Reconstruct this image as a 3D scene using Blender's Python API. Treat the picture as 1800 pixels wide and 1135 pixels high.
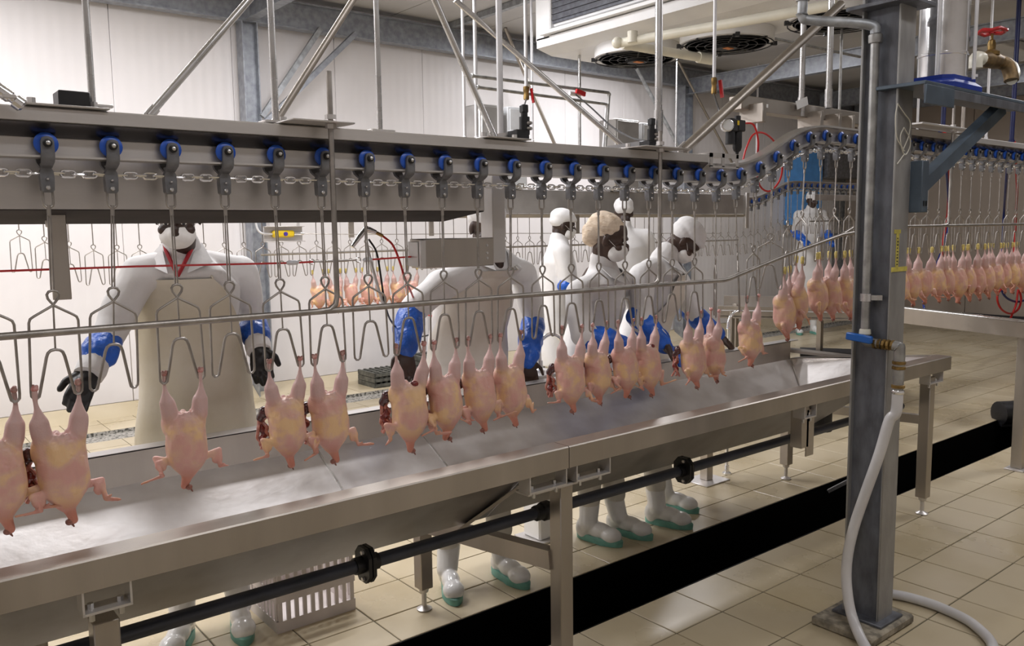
import bpy, bmesh, math, random
import numpy as np
from mathutils import Vector, Matrix, Euler

random.seed(7)
rng = np.random.default_rng(7)
S = bpy.context.scene
COL = S.collection
for o in list(bpy.data.objects):
    bpy.data.objects.remove(o)

# ---------------------------------------------------------------- camera
# world: X along the conveyor (away to the right), Y across it (away to the left), Z up, metres
F_PX, CX, CY = 1455.0, 900.0, 567.5
CAM = Vector((0.0, 0.0, 1.66))
_yaw, _pit, _rol = math.radians(51.3), math.radians(6.53), math.radians(0.755)
_f = Vector((math.cos(_yaw)*math.cos(_pit), math.sin(_yaw)*math.cos(_pit), -math.sin(_pit)))
_r = Vector((math.sin(_yaw), -math.cos(_yaw), 0.0))
_d = _f.cross(_r)
CR = math.cos(_rol)*_r + math.sin(_rol)*_d
CD = -math.sin(_rol)*_r + math.cos(_rol)*_d
CF = _f
cam = bpy.data.cameras.new('camera')
cam.sensor_fit = 'HORIZONTAL'
cam.sensor_width = 36.0
cam.lens = F_PX*36.0/1800.0
cam.clip_start = 0.05
cam_o = bpy.data.objects.new('camera', cam)
COL.objects.link(cam_o)
m = Matrix((CR, -CD, -CF)).transposed().to_4x4()
m.translation = CAM
cam_o.matrix_world = m
S.camera = cam_o


def at(u, v, X=None, Y=None, Z=None):
    """the place seen at a pixel of the photograph, on a plane of known X, Y or Z"""
    d = CR*((u-CX)/F_PX) + CD*((v-CY)/F_PX) + CF
    if X is not None:
        t = (X-CAM.x)/d.x
    elif Y is not None:
        t = (Y-CAM.y)/d.y
    else:
        t = (Z-CAM.z)/d.z
    return CAM + d*t


def proj(P):
    q = Vector(P)-CAM
    z = q.dot(CF)
    return (CX+F_PX*q.dot(CR)/z, CY+F_PX*q.dot(CD)/z, z)


# ---------------------------------------------------------------- world, exposure
w = bpy.data.worlds.new('hall_air')
S.world = w
w.use_nodes = True
w.node_tree.nodes['Background'].inputs[0].default_value = (0.9, 0.93, 1.0, 1)
w.node_tree.nodes['Background'].inputs[1].default_value = 0.05
S.view_settings.view_transform = 'Standard'
S.view_settings.look = 'None'
S.view_settings.exposure = 0.42
S.view_settings.gamma = 1.0
S.view_settings.use_curve_mapping = False

# ceiling luminaires of the hall: (x, y, length along X, power)
CEIL = 4.0
LAMPS = [
    (-1.2, 0.4, 1.5, 12), (1.6, 0.4, 1.5, 20), (4.6, 0.3, 1.5, 18),
    (-1.2, 4.6, 1.5, 42), (1.6, 4.6, 1.5, 52),
    (3.3, 5.6, 1.5, 70),
    (0.8, 6.6, 1.5, 44), (-1.6, 6.6, 1.5, 44),
    (7.5, 6.6, 1.5, 75), (7.6, 1.5, 1.5, 40), (12.0, 4.6, 1.5, 14),
]
LIGHT_COL = (0.99, 0.975, 1.0)
for i, (lx, ly, ln, pw) in enumerate(LAMPS):
    L = bpy.data.lights.new('tube_light', 'AREA')
    L.shape = 'RECTANGLE'
    L.size = ln
    L.size_y = 0.26
    L.energy = pw
    L.color = LIGHT_COL
    lo = bpy.data.objects.new('tube_light', L)
    lo.location = (lx, ly, CEIL-0.16)
    COL.objects.link(lo)

# ---------------------------------------------------------------- materials
MAT = {}


def N(nt, t, **kw):
    n = nt.nodes.new(t)
    for k, v in kw.items():
        setattr(n, k, v)
    return n


def mat(name, col, rough=0.5, metal=0.0, var=0.06, scale=8.0, bump=0.0, bscale=60.0, spec=0.5,
        col2=None, mix=(0.4, 0.7), stretch=(1, 1, 1), coat=0.0, sss=0.0, rvar=0.1, trans=0.0, emit=None, es=0.0, bdist=0.002):
    """principled material with noise-driven colour, roughness and fine relief"""
    m = bpy.data.materials.new(name)
    m.use_nodes = True
    nt = m.node_tree
    b = nt.nodes['Principled BSDF']
    tc = N(nt, 'ShaderNodeTexCoord')
    mp = N(nt, 'ShaderNodeMapping')
    mp.inputs['Scale'].default_value = stretch
    nt.links.new(tc.outputs['Object'], mp.inputs[0])
    nz = N(nt, 'ShaderNodeTexNoise')
    nz.inputs['Scale'].default_value = scale
    nz.inputs['Detail'].default_value = 6
    nt.links.new(mp.outputs[0], nz.inputs['Vector'])
    rp = N(nt, 'ShaderNodeValToRGB')
    c = Vector(col)
    c2 = Vector(col2) if col2 else c*(1-var*2)
    rp.color_ramp.elements[0].position = mix[0]
    rp.color_ramp.elements[0].color = (*c2, 1)
    rp.color_ramp.elements[1].position = mix[1]
    rp.color_ramp.elements[1].color = (*(c*(1+var) if not col2 else c), 1)
    nt.links.new(nz.outputs[0], rp.inputs[0])
    nt.links.new(rp.outputs[0], b.inputs['Base Color'])
    b.inputs['Metallic'].default_value = metal
    b.inputs['Specular IOR Level'].default_value = spec
    mr = N(nt, 'ShaderNodeMapRange')
    mr.inputs[3].default_value = max(0.02, rough-rvar)
    mr.inputs[4].default_value = min(1, rough+rvar)
    nt.links.new(nz.outputs[0], mr.inputs[0])
    nt.links.new(mr.outputs[0], b.inputs['Roughness'])
    if coat:
        b.inputs['Coat Weight'].default_value = coat
        b.inputs['Coat Roughness'].default_value = 0.15
    if sss:
        b.inputs['Subsurface Weight'].default_value = sss
        b.inputs['Subsurface Radius'].default_value = (0.012, 0.005, 0.003)
        b.inputs['Subsurface Scale'].default_value = 0.6
    if trans:
        b.inputs['Transmission Weight'].default_value = trans
    if emit:
        b.inputs['Emission Color'].default_value = (*emit, 1)
        b.inputs['Emission Strength'].default_value = es
    if bump:
        n2 = N(nt, 'ShaderNodeTexNoise')
        n2.inputs['Scale'].default_value = bscale
        n2.inputs['Detail'].default_value = 4
        nt.links.new(mp.outputs[0], n2.inputs['Vector'])
        bp = N(nt, 'ShaderNodeBump')
        bp.inputs['Strength'].default_value = bump
        bp.inputs['Distance'].default_value = bdist
        nt.links.new(n2.outputs[0], bp.inputs['Height'])
        nt.links.new(bp.outputs[0], b.inputs['Normal'])
    MAT[name] = m
    return m


mat('steel', (0.64, 0.615, 0.595), 0.36, 0.62, var=0.05, scale=5, bump=0.12, bscale=260, stretch=(0.15, 1, 1), rvar=0.07)
mat('steel_sheet', (0.60, 0.585, 0.57), 0.42, 0.85, var=0.07, scale=4, bump=0.1, bscale=180, rvar=0.1)
mat('steel_warm', (0.46, 0.42, 0.375), 0.38, 0.9, var=0.06, scale=6, bump=0.12, bscale=200, stretch=(1, 1, 0.1))
mat('steel_tray', (0.64, 0.62, 0.61), 0.38, 0.7, var=0.12, scale=7, bump=0.25, bscale=40, rvar=0.16, col2=(0.52, 0.49, 0.475), mix=(0.3, 0.62))
mat('steel_pipe', (0.62, 0.615, 0.61), 0.28, 0.95, var=0.05, scale=9, bump=0.06, bscale=120)
mat('steel_rod', (0.42, 0.39, 0.36), 0.4, 0.9, var=0.1, scale=20, bump=0.2, bscale=300)
mat('chrome', (0.86, 0.86, 0.87), 0.16, 0.85, var=0.03, scale=20)
mat('galvanised', (0.40, 0.425, 0.46), 0.5, 0.65, var=0.2, scale=16, bump=0.25, bscale=90, col2=(0.27, 0.285, 0.32), mix=(0.35, 0.65))
mat('galvanised_grey', (0.44, 0.46, 0.48), 0.5, 0.6, var=0.15, scale=20, bump=0.15, bscale=120)
mat('galv_pipe', (0.42, 0.42, 0.41), 0.42, 0.75, var=0.14, scale=18, bump=0.2, bscale=120)
mat('column_galv', (0.165, 0.175, 0.20), 0.5, 0.35, scale=22, bump=0.3, bscale=120, col2=(0.085, 0.088, 0.10), mix=(0.32, 0.68), stretch=(1, 1, 0.4))
mat('column_flange', (0.36, 0.355, 0.345), 0.5, 0.45, scale=18, bump=0.25, bscale=120, col2=(0.26, 0.255, 0.25), mix=(0.3, 0.7), stretch=(1, 1, 0.4))
mat('blue_grey_paint', (0.085, 0.115, 0.15), 0.45, 0.15, var=0.12, scale=10)
mat('wheel_blue', (0.018, 0.105, 0.56), 0.35, var=0.1, scale=14)
mat('trolley_grey', (0.20, 0.202, 0.215), 0.42, 0.2, var=0.15, scale=25, bump=0.15, bscale=200)
mat('rubber_black', (0.012, 0.012, 0.014), 0.45, var=0.2, scale=20)
mat('pvc_dark', (0.045, 0.052, 0.075), 0.36, var=0.12, scale=10)
mat('pvc_white', (0.80, 0.775, 0.66), 0.35, var=0.05, scale=6)
mat('white_paint', (0.80, 0.80, 0.80), 0.4, var=0.03, scale=4)
mat('galv_white', (0.74, 0.74, 0.76), 0.4, 0.3, var=0.05, scale=10)
mat('tile', (0.56, 0.48, 0.335), 0.31, var=0.08, scale=1.7, bump=0.10, bscale=14, rvar=0.19, col2=(0.45, 0.37, 0.23), mix=(0.30, 0.62))
# tiles take their stains from where they lie in the room
_nt = MAT['tile'].node_tree
_g = N(_nt, 'ShaderNodeNewGeometry')
for _n in list(_nt.nodes):
    if _n.type == 'MAPPING':
        for _l in list(_nt.links):
            if _l.to_node == _n and _l.to_socket.name == 'Vector':
                _nt.links.remove(_l)
        _nt.links.new(_g.outputs['Position'], _n.inputs[0])
mat('soffit_shade', (0.15, 0.14, 0.135), 0.2, 0.9, var=0.1, scale=5, stretch=(0.15, 1, 1))  # steel darkened to paint in the dark reflection under the top channel
mat('underside_shade', (0.075, 0.068, 0.066), 0.85, 0.0, var=0.1, scale=6, spec=0.1)  # shade of the guard box underside put into the colour
mat('grout', (0.17, 0.145, 0.095), 0.8, var=0.2, scale=10)
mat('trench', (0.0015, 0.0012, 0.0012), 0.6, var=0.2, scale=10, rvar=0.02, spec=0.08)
mat('ceiling', (0.60, 0.59, 0.585), 0.5, var=0.03, scale=2)
mat('concrete', (0.34, 0.30, 0.23), 0.75, var=0.25, scale=25, bump=0.5, bscale=80)
mat('gutter', (0.40, 0.38, 0.34), 0.6, scale=40, col2=(0.06, 0.06, 0.05), mix=(0.40, 0.52), bump=0.5, bscale=100)
mat('coat', (0.71, 0.70, 0.695), 0.8, var=0.03, scale=5, bump=0.3, bscale=30, bdist=0.006)
mat('apron', (0.66, 0.615, 0.52), 0.42, scale=3.2, col2=(0.52, 0.465, 0.34), mix=(0.32, 0.62), bump=0.25, bscale=14, bdist=0.01)
mat('apron_white', (0.70, 0.665, 0.61), 0.42, scale=3.5, col2=(0.60, 0.545, 0.47), mix=(0.32, 0.6), bump=0.25, bscale=14, bdist=0.01)
mat('sleeve_blue', (0.012, 0.115, 0.58), 0.3, var=0.15, scale=10, bump=0.7, bscale=45, bdist=0.008)
mat('skin_dark', (0.042, 0.021, 0.014), 0.42, var=0.15, scale=12, bump=0.15, bscale=200)
mat('skin_brown', (0.062, 0.031, 0.020), 0.42, var=0.15, scale=12, bump=0.15, bscale=200)
mat('glove_black', (0.010, 0.009, 0.010), 0.38, var=0.2, scale=20, bump=0.3, bscale=60)
mat('hairnet', (0.74, 0.62, 0.49), 0.8, scale=26, col2=(0.58, 0.45, 0.32), mix=(0.3, 0.6), bump=0.6, bscale=60, stretch=(1, 1, 2.5), bdist=0.006)
mat('cap_white', (0.76, 0.755, 0.755), 0.8, var=0.03, scale=8, bump=0.3, bscale=60)
mat('mask_white', (0.84, 0.83, 0.81), 0.75, var=0.03, scale=20, bump=0.2, bscale=120)
mat('shirt_red', (0.42, 0.015, 0.025), 0.7, var=0.1)
mat('eye_white', (0.75, 0.72, 0.68), 0.2)
mat('boot_white', (0.80, 0.80, 0.79), 0.22, var=0.06, scale=7, coat=0.4)
mat('boot_sole', (0.16, 0.40, 0.33), 0.45, var=0.12, scale=14)
mat('trouser', (0.66, 0.63, 0.56), 0.8, var=0.06)
mat('brass', (0.34, 0.22, 0.075), 0.4, 0.75, var=0.25, scale=25, bump=0.2)
mat('bronze', (0.25, 0.165, 0.075), 0.5, 0.5, var=0.25, scale=25, bump=0.3)
mat('red_paint', (0.50, 0.015, 0.02), 0.35, var=0.12)
mat('red_hose', (0.62, 0.02, 0.02), 0.35, var=0.08)
mat('blue_hose', (0.01, 0.03, 0.20), 0.35, var=0.08)
mat('blue_navy', (0.015, 0.022, 0.11), 0.4, var=0.12)
mat('blue_plate', (0.010, 0.038, 0.30), 0.4, var=0.1)
mat('blue_light', (0.10, 0.33, 0.75), 0.4, var=0.06)
mat('blue_handle', (0.012, 0.13, 0.52), 0.35, var=0.06)
mat('yellow', (0.72, 0.50, 0.015), 0.4, var=0.06)
mat('yellow_tape', (0.58, 0.50, 0.10), 0.6, var=0.15, scale=30)
mat('purple', (0.06, 0.03, 0.30), 0.4)
mat('hose_white', (0.66, 0.65, 0.655), 0.35, var=0.05, scale=6)
mat('cable_tie', (0.62, 0.60, 0.52), 0.5)
mat('grey_box', (0.60, 0.615, 0.63), 0.45, var=0.04)
mat('crate', (0.72, 0.66, 0.64), 0.5, var=0.06)
mat('mat_grey', (0.13, 0.13, 0.11), 0.6, var=0.25, scale=20)
mat('coil', (0.13, 0.135, 0.155), 0.6, 0.2, var=0.15, scale=20)
mat('fan_black', (0.02, 0.02, 0.022), 0.5)
mat('orange', (0.75, 0.25, 0.06), 0.5)
mat('ink', (0.02, 0.02, 0.022), 0.6)
mat('paper', (0.80, 0.80, 0.79), 0.6)
mat('organ_red', (0.20, 0.020, 0.016), 0.25, var=0.25, scale=60, coat=0.4)
mat('organ_dark', (0.085, 0.020, 0.020), 0.25, var=0.3, scale=60, coat=0.4)
mat('organ_pink', (0.50, 0.20, 0.15), 0.3, var=0.2, scale=70, coat=0.3, col2=(0.30, 0.09, 0.06), mix=(0.35, 0.6))
mat('hock', (0.70, 0.44, 0.40), 0.35, scale=90, col2=(0.58, 0.20, 0.18), mix=(0.35, 0.6), coat=0.3)
mat('hock_yellow', (0.82, 0.66, 0.22), 0.4, var=0.12, scale=60)
mat('beak_neck', (0.24, 0.085, 0.055), 0.35, var=0.2, scale=60)


def wall_mat(name, col, axis):
    """ribbed insulated panel: fine vertical ribs as relief"""
    m = mat(name, col, 0.45, var=0.02, scale=1.5)
    nt = m.node_tree
    tc = N(nt, 'ShaderNodeTexCoord')
    wv = N(nt, 'ShaderNodeTexWave', wave_type='BANDS', bands_direction=axis)
    wv.inputs['Scale'].default_value = 3.2
    nt.links.new(tc.outputs['Object'], wv.inputs[0])
    bp = N(nt, 'ShaderNodeBump')
    bp.inputs['Strength'].default_value = 0.35
    bp.inputs['Distance'].default_value = 0.003
    nt.links.new(wv.outputs[1], bp.inputs['Height'])
    nt.links.new(bp.outputs[0], nt.nodes['Principled BSDF'].inputs['Normal'])
    return m


wall_mat('wall_panel', (0.77, 0.745, 0.745), 'X')
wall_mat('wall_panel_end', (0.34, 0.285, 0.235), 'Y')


def skin_mat():
    """plucked poultry skin: pinkish drumsticks, yellow fat patches, goose-bump relief"""
    m = bpy.data.materials.new('poultry_skin')
    m.use_nodes = True
    nt = m.node_tree
    b = nt.nodes['Principled BSDF']
    tc = N(nt, 'ShaderNodeTexCoord')
    oi = N(nt, 'ShaderNodeObjectInfo')
    add = N(nt, 'ShaderNodeVectorMath', operation='ADD')
    sc = N(nt, 'ShaderNodeVectorMath', operation='SCALE')
    cmb = N(nt, 'ShaderNodeCombineXYZ')
    for k in range(3):
        nt.links.new(oi.outputs['Random'], cmb.inputs[k])
    nt.links.new(cmb.outputs[0], sc.inputs[0])
    sc.inputs['Scale'].default_value = 37.0
    nt.links.new(tc.outputs['Object'], add.inputs[0])
    nt.links.new(sc.outputs[0], add.inputs[1])
    nz = N(nt, 'ShaderNodeTexNoise')
    nz.inputs['Scale'].default_value = 15
    nz.inputs['Detail'].default_value = 5
    nt.links.new(add.outputs[0], nz.inputs['Vector'])
    rp = N(nt, 'ShaderNodeValToRGB')
    e = rp.color_ramp.elements
    e[0].position = 0.40
    e[0].color = (0.64, 0.345, 0.285, 1)
    e[1].position = 0.60
    e[1].color = (0.74, 0.48, 0.255, 1)
    x = e.new(0.5)
    x.color = (0.66, 0.40, 0.30, 1)
    nt.links.new(nz.outputs[0], rp.inputs[0])
    # drumsticks are pinker and paler than the body
    sep = N(nt, 'ShaderNodeSeparateXYZ')
    nt.links.new(tc.outputs['Object'], sep.inputs[0])
    mr = N(nt, 'ShaderNodeMapRange', interpolation_type='SMOOTHSTEP')
    mr.inputs[1].default_value = -0.135
    mr.inputs[2].default_value = -0.085
    nt.links.new(sep.outputs[2], mr.inputs[0])
    mx = N(nt, 'ShaderNodeMix', data_type='RGBA')
    nt.links.new(mr.outputs[0], mx.inputs[0])
    nt.links.new(rp.outputs[0], mx.inputs[6])
    mx.inputs[7].default_value = (0.60, 0.405, 0.375, 1)
    # the scalded neck end is redder
    mr2 = N(nt, 'ShaderNodeMapRange', interpolation_type='SMOOTHSTEP')
    mr2.inputs[1].default_value = -0.235
    mr2.inputs[2].default_value = -0.315
    nt.links.new(sep.outputs[2], mr2.inputs[0])
    mx2 = N(nt, 'ShaderNodeMix', data_type='RGBA')
    nt.links.new(mr2.outputs[0], mx2.inputs[0])
    nt.links.new(mx.outputs[2], mx2.inputs[6])
    mx2.inputs[7].default_value = (0.46, 0.17, 0.11, 1)
    nt.links.new(mx2.outputs[2], b.inputs['Base Color'])
    b.inputs['Roughness'].default_value = 0.42
    b.inputs['Subsurface Weight'].default_value = 0.12
    b.inputs['Subsurface Radius'].default_value = (0.010, 0.004, 0.002)
    b.inputs['Subsurface Scale'].default_value = 0.6
    vo = N(nt, 'ShaderNodeTexVoronoi')
    vo.inputs['Scale'].default_value = 210
    nt.links.new(tc.outputs['Object'], vo.inputs['Vector'])
    bp = N(nt, 'ShaderNodeBump')
    bp.inputs['Strength'].default_value = 0.35
    bp.inputs['Distance'].default_value = 0.0012
    nt.links.new(vo.outputs['Distance'], bp.inputs['Height'])
    nt.links.new(bp.outputs[0], b.inputs['Normal'])
    MAT['poultry_skin'] = m


skin_mat()


# ---------------------------------------------------------------- mesh helpers
def frame(d):
    d = Vector(d).normalized()
    a = Vector((0, 0, 1)) if abs(d.z) < 0.95 else Vector((1, 0, 0))
    x = d.cross(a).normalized()
    return x, x.cross(d).normalized(), d


class MB:
    def __init__(self):
        self.v, self.f = [], []

    def add(self, vs, fs):
        o = len(self.v)
        self.v += [tuple(p) for p in vs]
        self.f += [tuple(i+o for i in q) for q in fs]
        return self

    def box(self, c, s, R=None, bev=0.0):
        c = Vector(c)
        hx, hy, hz = s[0]/2, s[1]/2, s[2]/2
        if bev <= 0:
            vs = [Vector((x, y, z)) for x in (-hx, hx) for y in (-hy, hy) for z in (-hz, hz)]
            fs = [(0, 1, 3, 2), (4, 6, 7, 5), (0, 4, 5, 1), (2, 3, 7, 6), (0, 2, 6, 4), (1, 5, 7, 3)]
        else:
            bm = bmesh.new()
            bmesh.ops.create_cube(bm, size=1)
            for q in bm.verts:
                q.co = Vector((q.co.x*s[0], q.co.y*s[1], q.co.z*s[2]))
            bmesh.ops.bevel(bm, geom=bm.edges[:], offset=min(bev, min(s)*0.45), segments=1, affect='EDGES', profile=0.5)
            bm.verts.index_update()
            vs = [q.co.copy() for q in bm.verts]
            fs = [tuple(x.index for x in f.verts) for f in bm.faces]
            bm.free()
        if R is not None:
            vs = [R @ p for p in vs]
        return self.add([p+c for p in vs], fs)

    def b2(self, lo, hi, bev=0.0):
        lo, hi = Vector(lo), Vector(hi)
        return self.box((lo+hi)/2, [abs(a) for a in (hi-lo)], bev=bev)

    def bar(self, p0, p1, w, h, up=(0, 0, 1), bev=0.0):
        """rectangular bar from p0 to p1: w sideways, h along up"""
        p0, p1 = Vector(p0), Vector(p1)
        d = (p1-p0)
        ln = d.length
        d.normalize()
        up = Vector(up)
        x = d.cross(up)
        if x.length < 1e-4:
            x = d.cross(Vector((0, 1, 0)))
        x.normalize()
        u = x.cross(d)
        R = Matrix((d, x, u)).transposed()
        return self.box((p0+p1)/2, (ln, w, h), R, bev)

    def tube(self, pts, r, seg=8, closed=False, cap=True):
        pts = [Vector(p) for p in pts]
        n = len(pts)
        rs = r if isinstance(r, (list, tuple)) else [r]*n
        vs, fs = [], []
        x = None
        for i, p in enumerate(pts):
            if closed:
                d = pts[(i+1) % n]-pts[i-1]
            else:
                d = pts[min(i+1, n-1)]-pts[max(i-1, 0)]
            d.normalize()
            if x is None:
                x = frame(d)[0]
            else:
                x = (x-d*x.dot(d))
                if x.length < 1e-5:
                    x = frame(d)[0]
                x.normalize()
            y = d.cross(x)
            # keep the section true at bends
            k = 1.0
            if 0 < i < n-1 or closed:
                a = (pts[i]-pts[i-1]).normalized()
                k = 1.0/max(0.6, d.dot(a))
            for s in range(seg):
                t = 2*math.pi*s/seg
                vs.append(p+(x*math.cos(t)+y*math.sin(t))*rs[i]*(k if k < 1.3 else 1.3))
        for i in range(n if closed else n-1):
            j = (i+1) % n
            for s in range(seg):
                t = (s+1) % seg
                fs.append((i*seg+s, j*seg+s, j*seg+t, i*seg+t))
        if cap and not closed:
            fs.append(tuple(range(seg-1, -1, -1)))
            fs.append(tuple((n-1)*seg+s for s in range(seg)))
        return self.add(vs, fs)

    def cyl(self, p0, p1, r0, r1=None, seg=16):
        return self.tube([p0, p1], [r0, r1 if r1 is not None else r0], seg)

    def lathe(self, prof, o=(0, 0, 0), axis=(0, 0, 1), seg=20):
        """prof: (radius, height) along axis"""
        x, y, d = frame(axis)
        o = Vector(o)
        vs, fs = [], []
        for r, h in prof:
            for s in range(seg):
                t = 2*math.pi*s/seg
                vs.append(o+d*h+(x*math.cos(t)+y*math.sin(t))*max(r, 1e-4))
        n = len(prof)
        for i in range(n-1):
            for s in range(seg):
                t = (s+1) % seg
                fs.append((i*seg+s, i*seg+t, (i+1)*seg+t, (i+1)*seg+s))
        fs.append(tuple(range(seg-1, -1, -1)))
        fs.append(tuple((n-1)*seg+s for s in range(seg)))
        return self.add(vs, fs)

    def ell(self, c, r, R=None, seg=16, ring=10):
        c = Vector(c)
        vs = [Vector((0, 0, r[2]))]
        for i in range(1, ring):
            a = math.pi*i/ring
            for s in range(seg):
                t = 2*math.pi*s/seg
                vs.append(Vector((r[0]*math.sin(a)*math.cos(t), r[1]*math.sin(a)*math.sin(t), r[2]*math.cos(a))))
        vs.append(Vector((0, 0, -r[2])))
        fs = []
        for s in range(seg):
            fs.append((0, 1+s, 1+(s+1) % seg))
            b = 1+(ring-2)*seg
            fs.append((len(vs)-1, b+(s+1) % seg, b+s))
        for i in range(ring-2):
            for s in range(seg):
                t = (s+1) % seg
                a = 1+i*seg
                fs.append((a+s, a+seg+s, a+seg+t, a+t))
        if R is not None:
            vs = [R @ p for p in vs]
        return self.add([p+c for p in vs], fs)

    def caps(self, p0, p1, r0, r1, seg=14):
        """tapered capsule"""
        p0, p1 = Vector(p0), Vector(p1)
        x, y, d = frame(p1-p0)
        pts, rs = [], []
        for i in range(4):
            a = math.pi/2*i/4
            pts.append(p0-d*r0*math.cos(a))
            rs.append(max(r0*math.sin(a), r0*0.05))
        pts += [p0, p1]
        rs += [r0, r1]
        for i in range(3, -1, -1):
            a = math.pi/2*i/4
            pts.append(p1+d*r1*math.cos(a))
            rs.append(max(r1*math.sin(a), r1*0.05))
        return self.tube(pts, rs, seg)

    def prism(self, poly, a0, a1, axis='X'):
        """extrude a polygon; axis X: poly=(y,z), Y: poly=(x,z), Z: poly=(x,y)"""
        n = len(poly)

        def P(q, a):
            return {'X': (a, q[0], q[1]), 'Y': (q[0], a, q[1]), 'Z': (q[0], q[1], a)}[axis]
        vs = [P(q, a0) for q in poly]+[P(q, a1) for q in poly]
        fs = [tuple(range(n)), tuple(range(2*n-1, n-1, -1))]
        fs += [(i, i+n, (i+1) % n+n, (i+1) % n) for i in range(n)]
        return self.add(vs, fs)

    def sweep(self, secs):
        """loft a list of equal-length closed sections"""
        n = len(secs[0])
        vs = [p for s in secs for p in s]
        fs = [tuple(range(n-1, -1, -1)), tuple((len(secs)-1)*n+i for i in range(n))]
        for i in range(len(secs)-1):
            for k in range(n):
                t = (k+1) % n
                fs.append((i*n+k, i*n+t, (i+1)*n+t, (i+1)*n+k))
        return self.add(vs, fs)

    def mesh(self, name, smooth=True, ang=38):
        me = bpy.data.meshes.new(name)
        me.from_pydata(self.v, [], self.f)
        bm = bmesh.new()
        bm.from_mesh(me)
        bmesh.ops.recalc_face_normals(bm, faces=bm.faces[:])
        bm.to_mesh(me)
        bm.free()
        if smooth:
            me.shade_smooth()
            me.set_sharp_from_angle(angle=math.radians(ang))
        return me

    def build(self, name, material, parent=None, **kw):
        return link(name, self.mesh(name, **kw), material, parent)


def link(name, me, material, parent=None, loc=None):
    o = bpy.data.objects.new(name, me)
    COL.objects.link(o)
    if material and not me.materials:
        me.materials.append(MAT[material])
    if parent:
        o.parent = parent
    if loc is not None:
        o.location = loc
    return o


def empty(name, loc=(0, 0, 0), label=None, cat=None, group=None):
    o = bpy.data.objects.new(name, None)
    o.empty_display_size = 0.05
    COL.objects.link(o)
    o.location = loc
    tag(o, label, cat, group)
    return o


def tag(o, label=None, cat=None, group=None, kind=None):
    if label:
        o['label'] = label
    if cat:
        o['category'] = cat
    if group:
        o['group'] = group
    if kind:
        o['kind'] = kind
    return o


def copy_tree(o, parent=None):
    c = o.copy()
    COL.objects.link(c)
    c.parent = parent
    for ch in o.children:
        copy_tree(ch, c)
    return c


def blob(mb, name, voxel, smooth=6, disp=None):
    """fuse overlapping closed shapes into one continuous skin"""
    me = mb.mesh(name+'_raw', smooth=False)
    o = bpy.data.objects.new(name+'_raw', me)
    COL.objects.link(o)
    md = o.modifiers.new('r', 'REMESH')
    md.mode = 'VOXEL'
    md.voxel_size = voxel
    md.adaptivity = 0
    sm = o.modifiers.new('s', 'SMOOTH')
    sm.factor = 0.5
    sm.iterations = smooth
    bpy.context.view_layer.update()
    dg = bpy.context.evaluated_depsgraph_get()
    out = bpy.data.meshes.new_from_object(o.evaluated_get(dg))
    bpy.data.objects.remove(o)
    bpy.data.meshes.remove(me)
    out.name = name
    if disp:
        n = len(out.vertices)
        co = np.empty(n*3)
        out.vertices.foreach_get('co', co)
        no = np.empty(n*3)
        out.vertices.foreach_get('normal', no)
        co = co.reshape(-1, 3)
        no = no.reshape(-1, 3)
        co = co+no*disp(co)[:, None]
        out.vertices.foreach_set('co', co.ravel())
        out.update()
    out.shade_smooth()
    return out


ORD = ['first', 'second', 'third', 'fourth', 'fifth', 'sixth', 'seventh', 'eighth', 'ninth', 'tenth', 'eleventh', 'twelfth',
       'thirteenth', 'fourteenth', 'fifteenth', 'sixteenth', 'seventeenth', 'eighteenth', 'nineteenth', 'twentieth']
TENS = {2: 'twenty', 3: 'thirty', 4: 'forty', 5: 'fifty', 6: 'sixty', 7: 'seventy'}


def ordw(k):
    """1 -> first"""
    if k <= 20:
        return ORD[k-1]
    t, r = divmod(k, 10)
    if r == 0:
        return TENS[t][:-1]+'ieth'
    return TENS[t]+'-'+ORD[r-1]


def arc(c, r, a0, a1, n, ex, ey):
    c, ex, ey = Vector(c), Vector(ex), Vector(ey)
    return [c+ex*(r*math.cos(a0+(a1-a0)*i/n))+ey*(r*math.sin(a0+(a1-a0)*i/n)) for i in range(n+1)]


def smooth_path(pts, n=8):
    """catmull-rom through points"""
    P = [Vector(p) for p in pts]
    P = [P[0]*2-P[1]]+P+[P[-1]*2-P[-2]]
    out = []
    for i in range(1, len(P)-2):
        for k in range(n):
            t = k/n
            a, b, c, d = P[i-1], P[i], P[i+1], P[i+2]
            out.append(0.5*((2*b)+(c-a)*t+(2*a-5*b+4*c-d)*t*t+(3*b-a-3*c+d)*t**3))
    out.append(P[-2])
    return out

# ================================================================ THE SETTING
X0, X1, Y0, Y1 = -3.5, 14.5, -3.0, 8.2
TR0, TR1 = 2.375, 2.785            # drain trench
GU0, GU1 = 7.15, 7.50              # gutter along the back wall

# floor: grout bed (in strips, open at the trench and gutter) with single tiles on it
fb = MB()
for a, b in ((Y0, TR0), (TR1, GU0), (GU1, Y1)):
    fb.b2((X0, a, -0.12), (X1, b, -0.004))
floor = tag(fb.build('floor', 'grout', smooth=False), kind='structure')
tb = MB()
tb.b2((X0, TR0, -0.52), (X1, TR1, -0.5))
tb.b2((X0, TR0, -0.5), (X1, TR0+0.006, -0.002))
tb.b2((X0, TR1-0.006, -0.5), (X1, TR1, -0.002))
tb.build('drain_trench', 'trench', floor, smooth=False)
gb = MB()
gb.b2((X0, GU0, -0.06), (X1, GU1, -0.03))
gb.b2((X0, GU0-0.002, -0.06), (X1, GU0+0.004, 0.0))
gb.b2((X0, GU1-0.004, -0.06), (X1, GU1+0.002, 0.0))
gb.build('gutter', 'gutter', floor, smooth=False)

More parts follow.
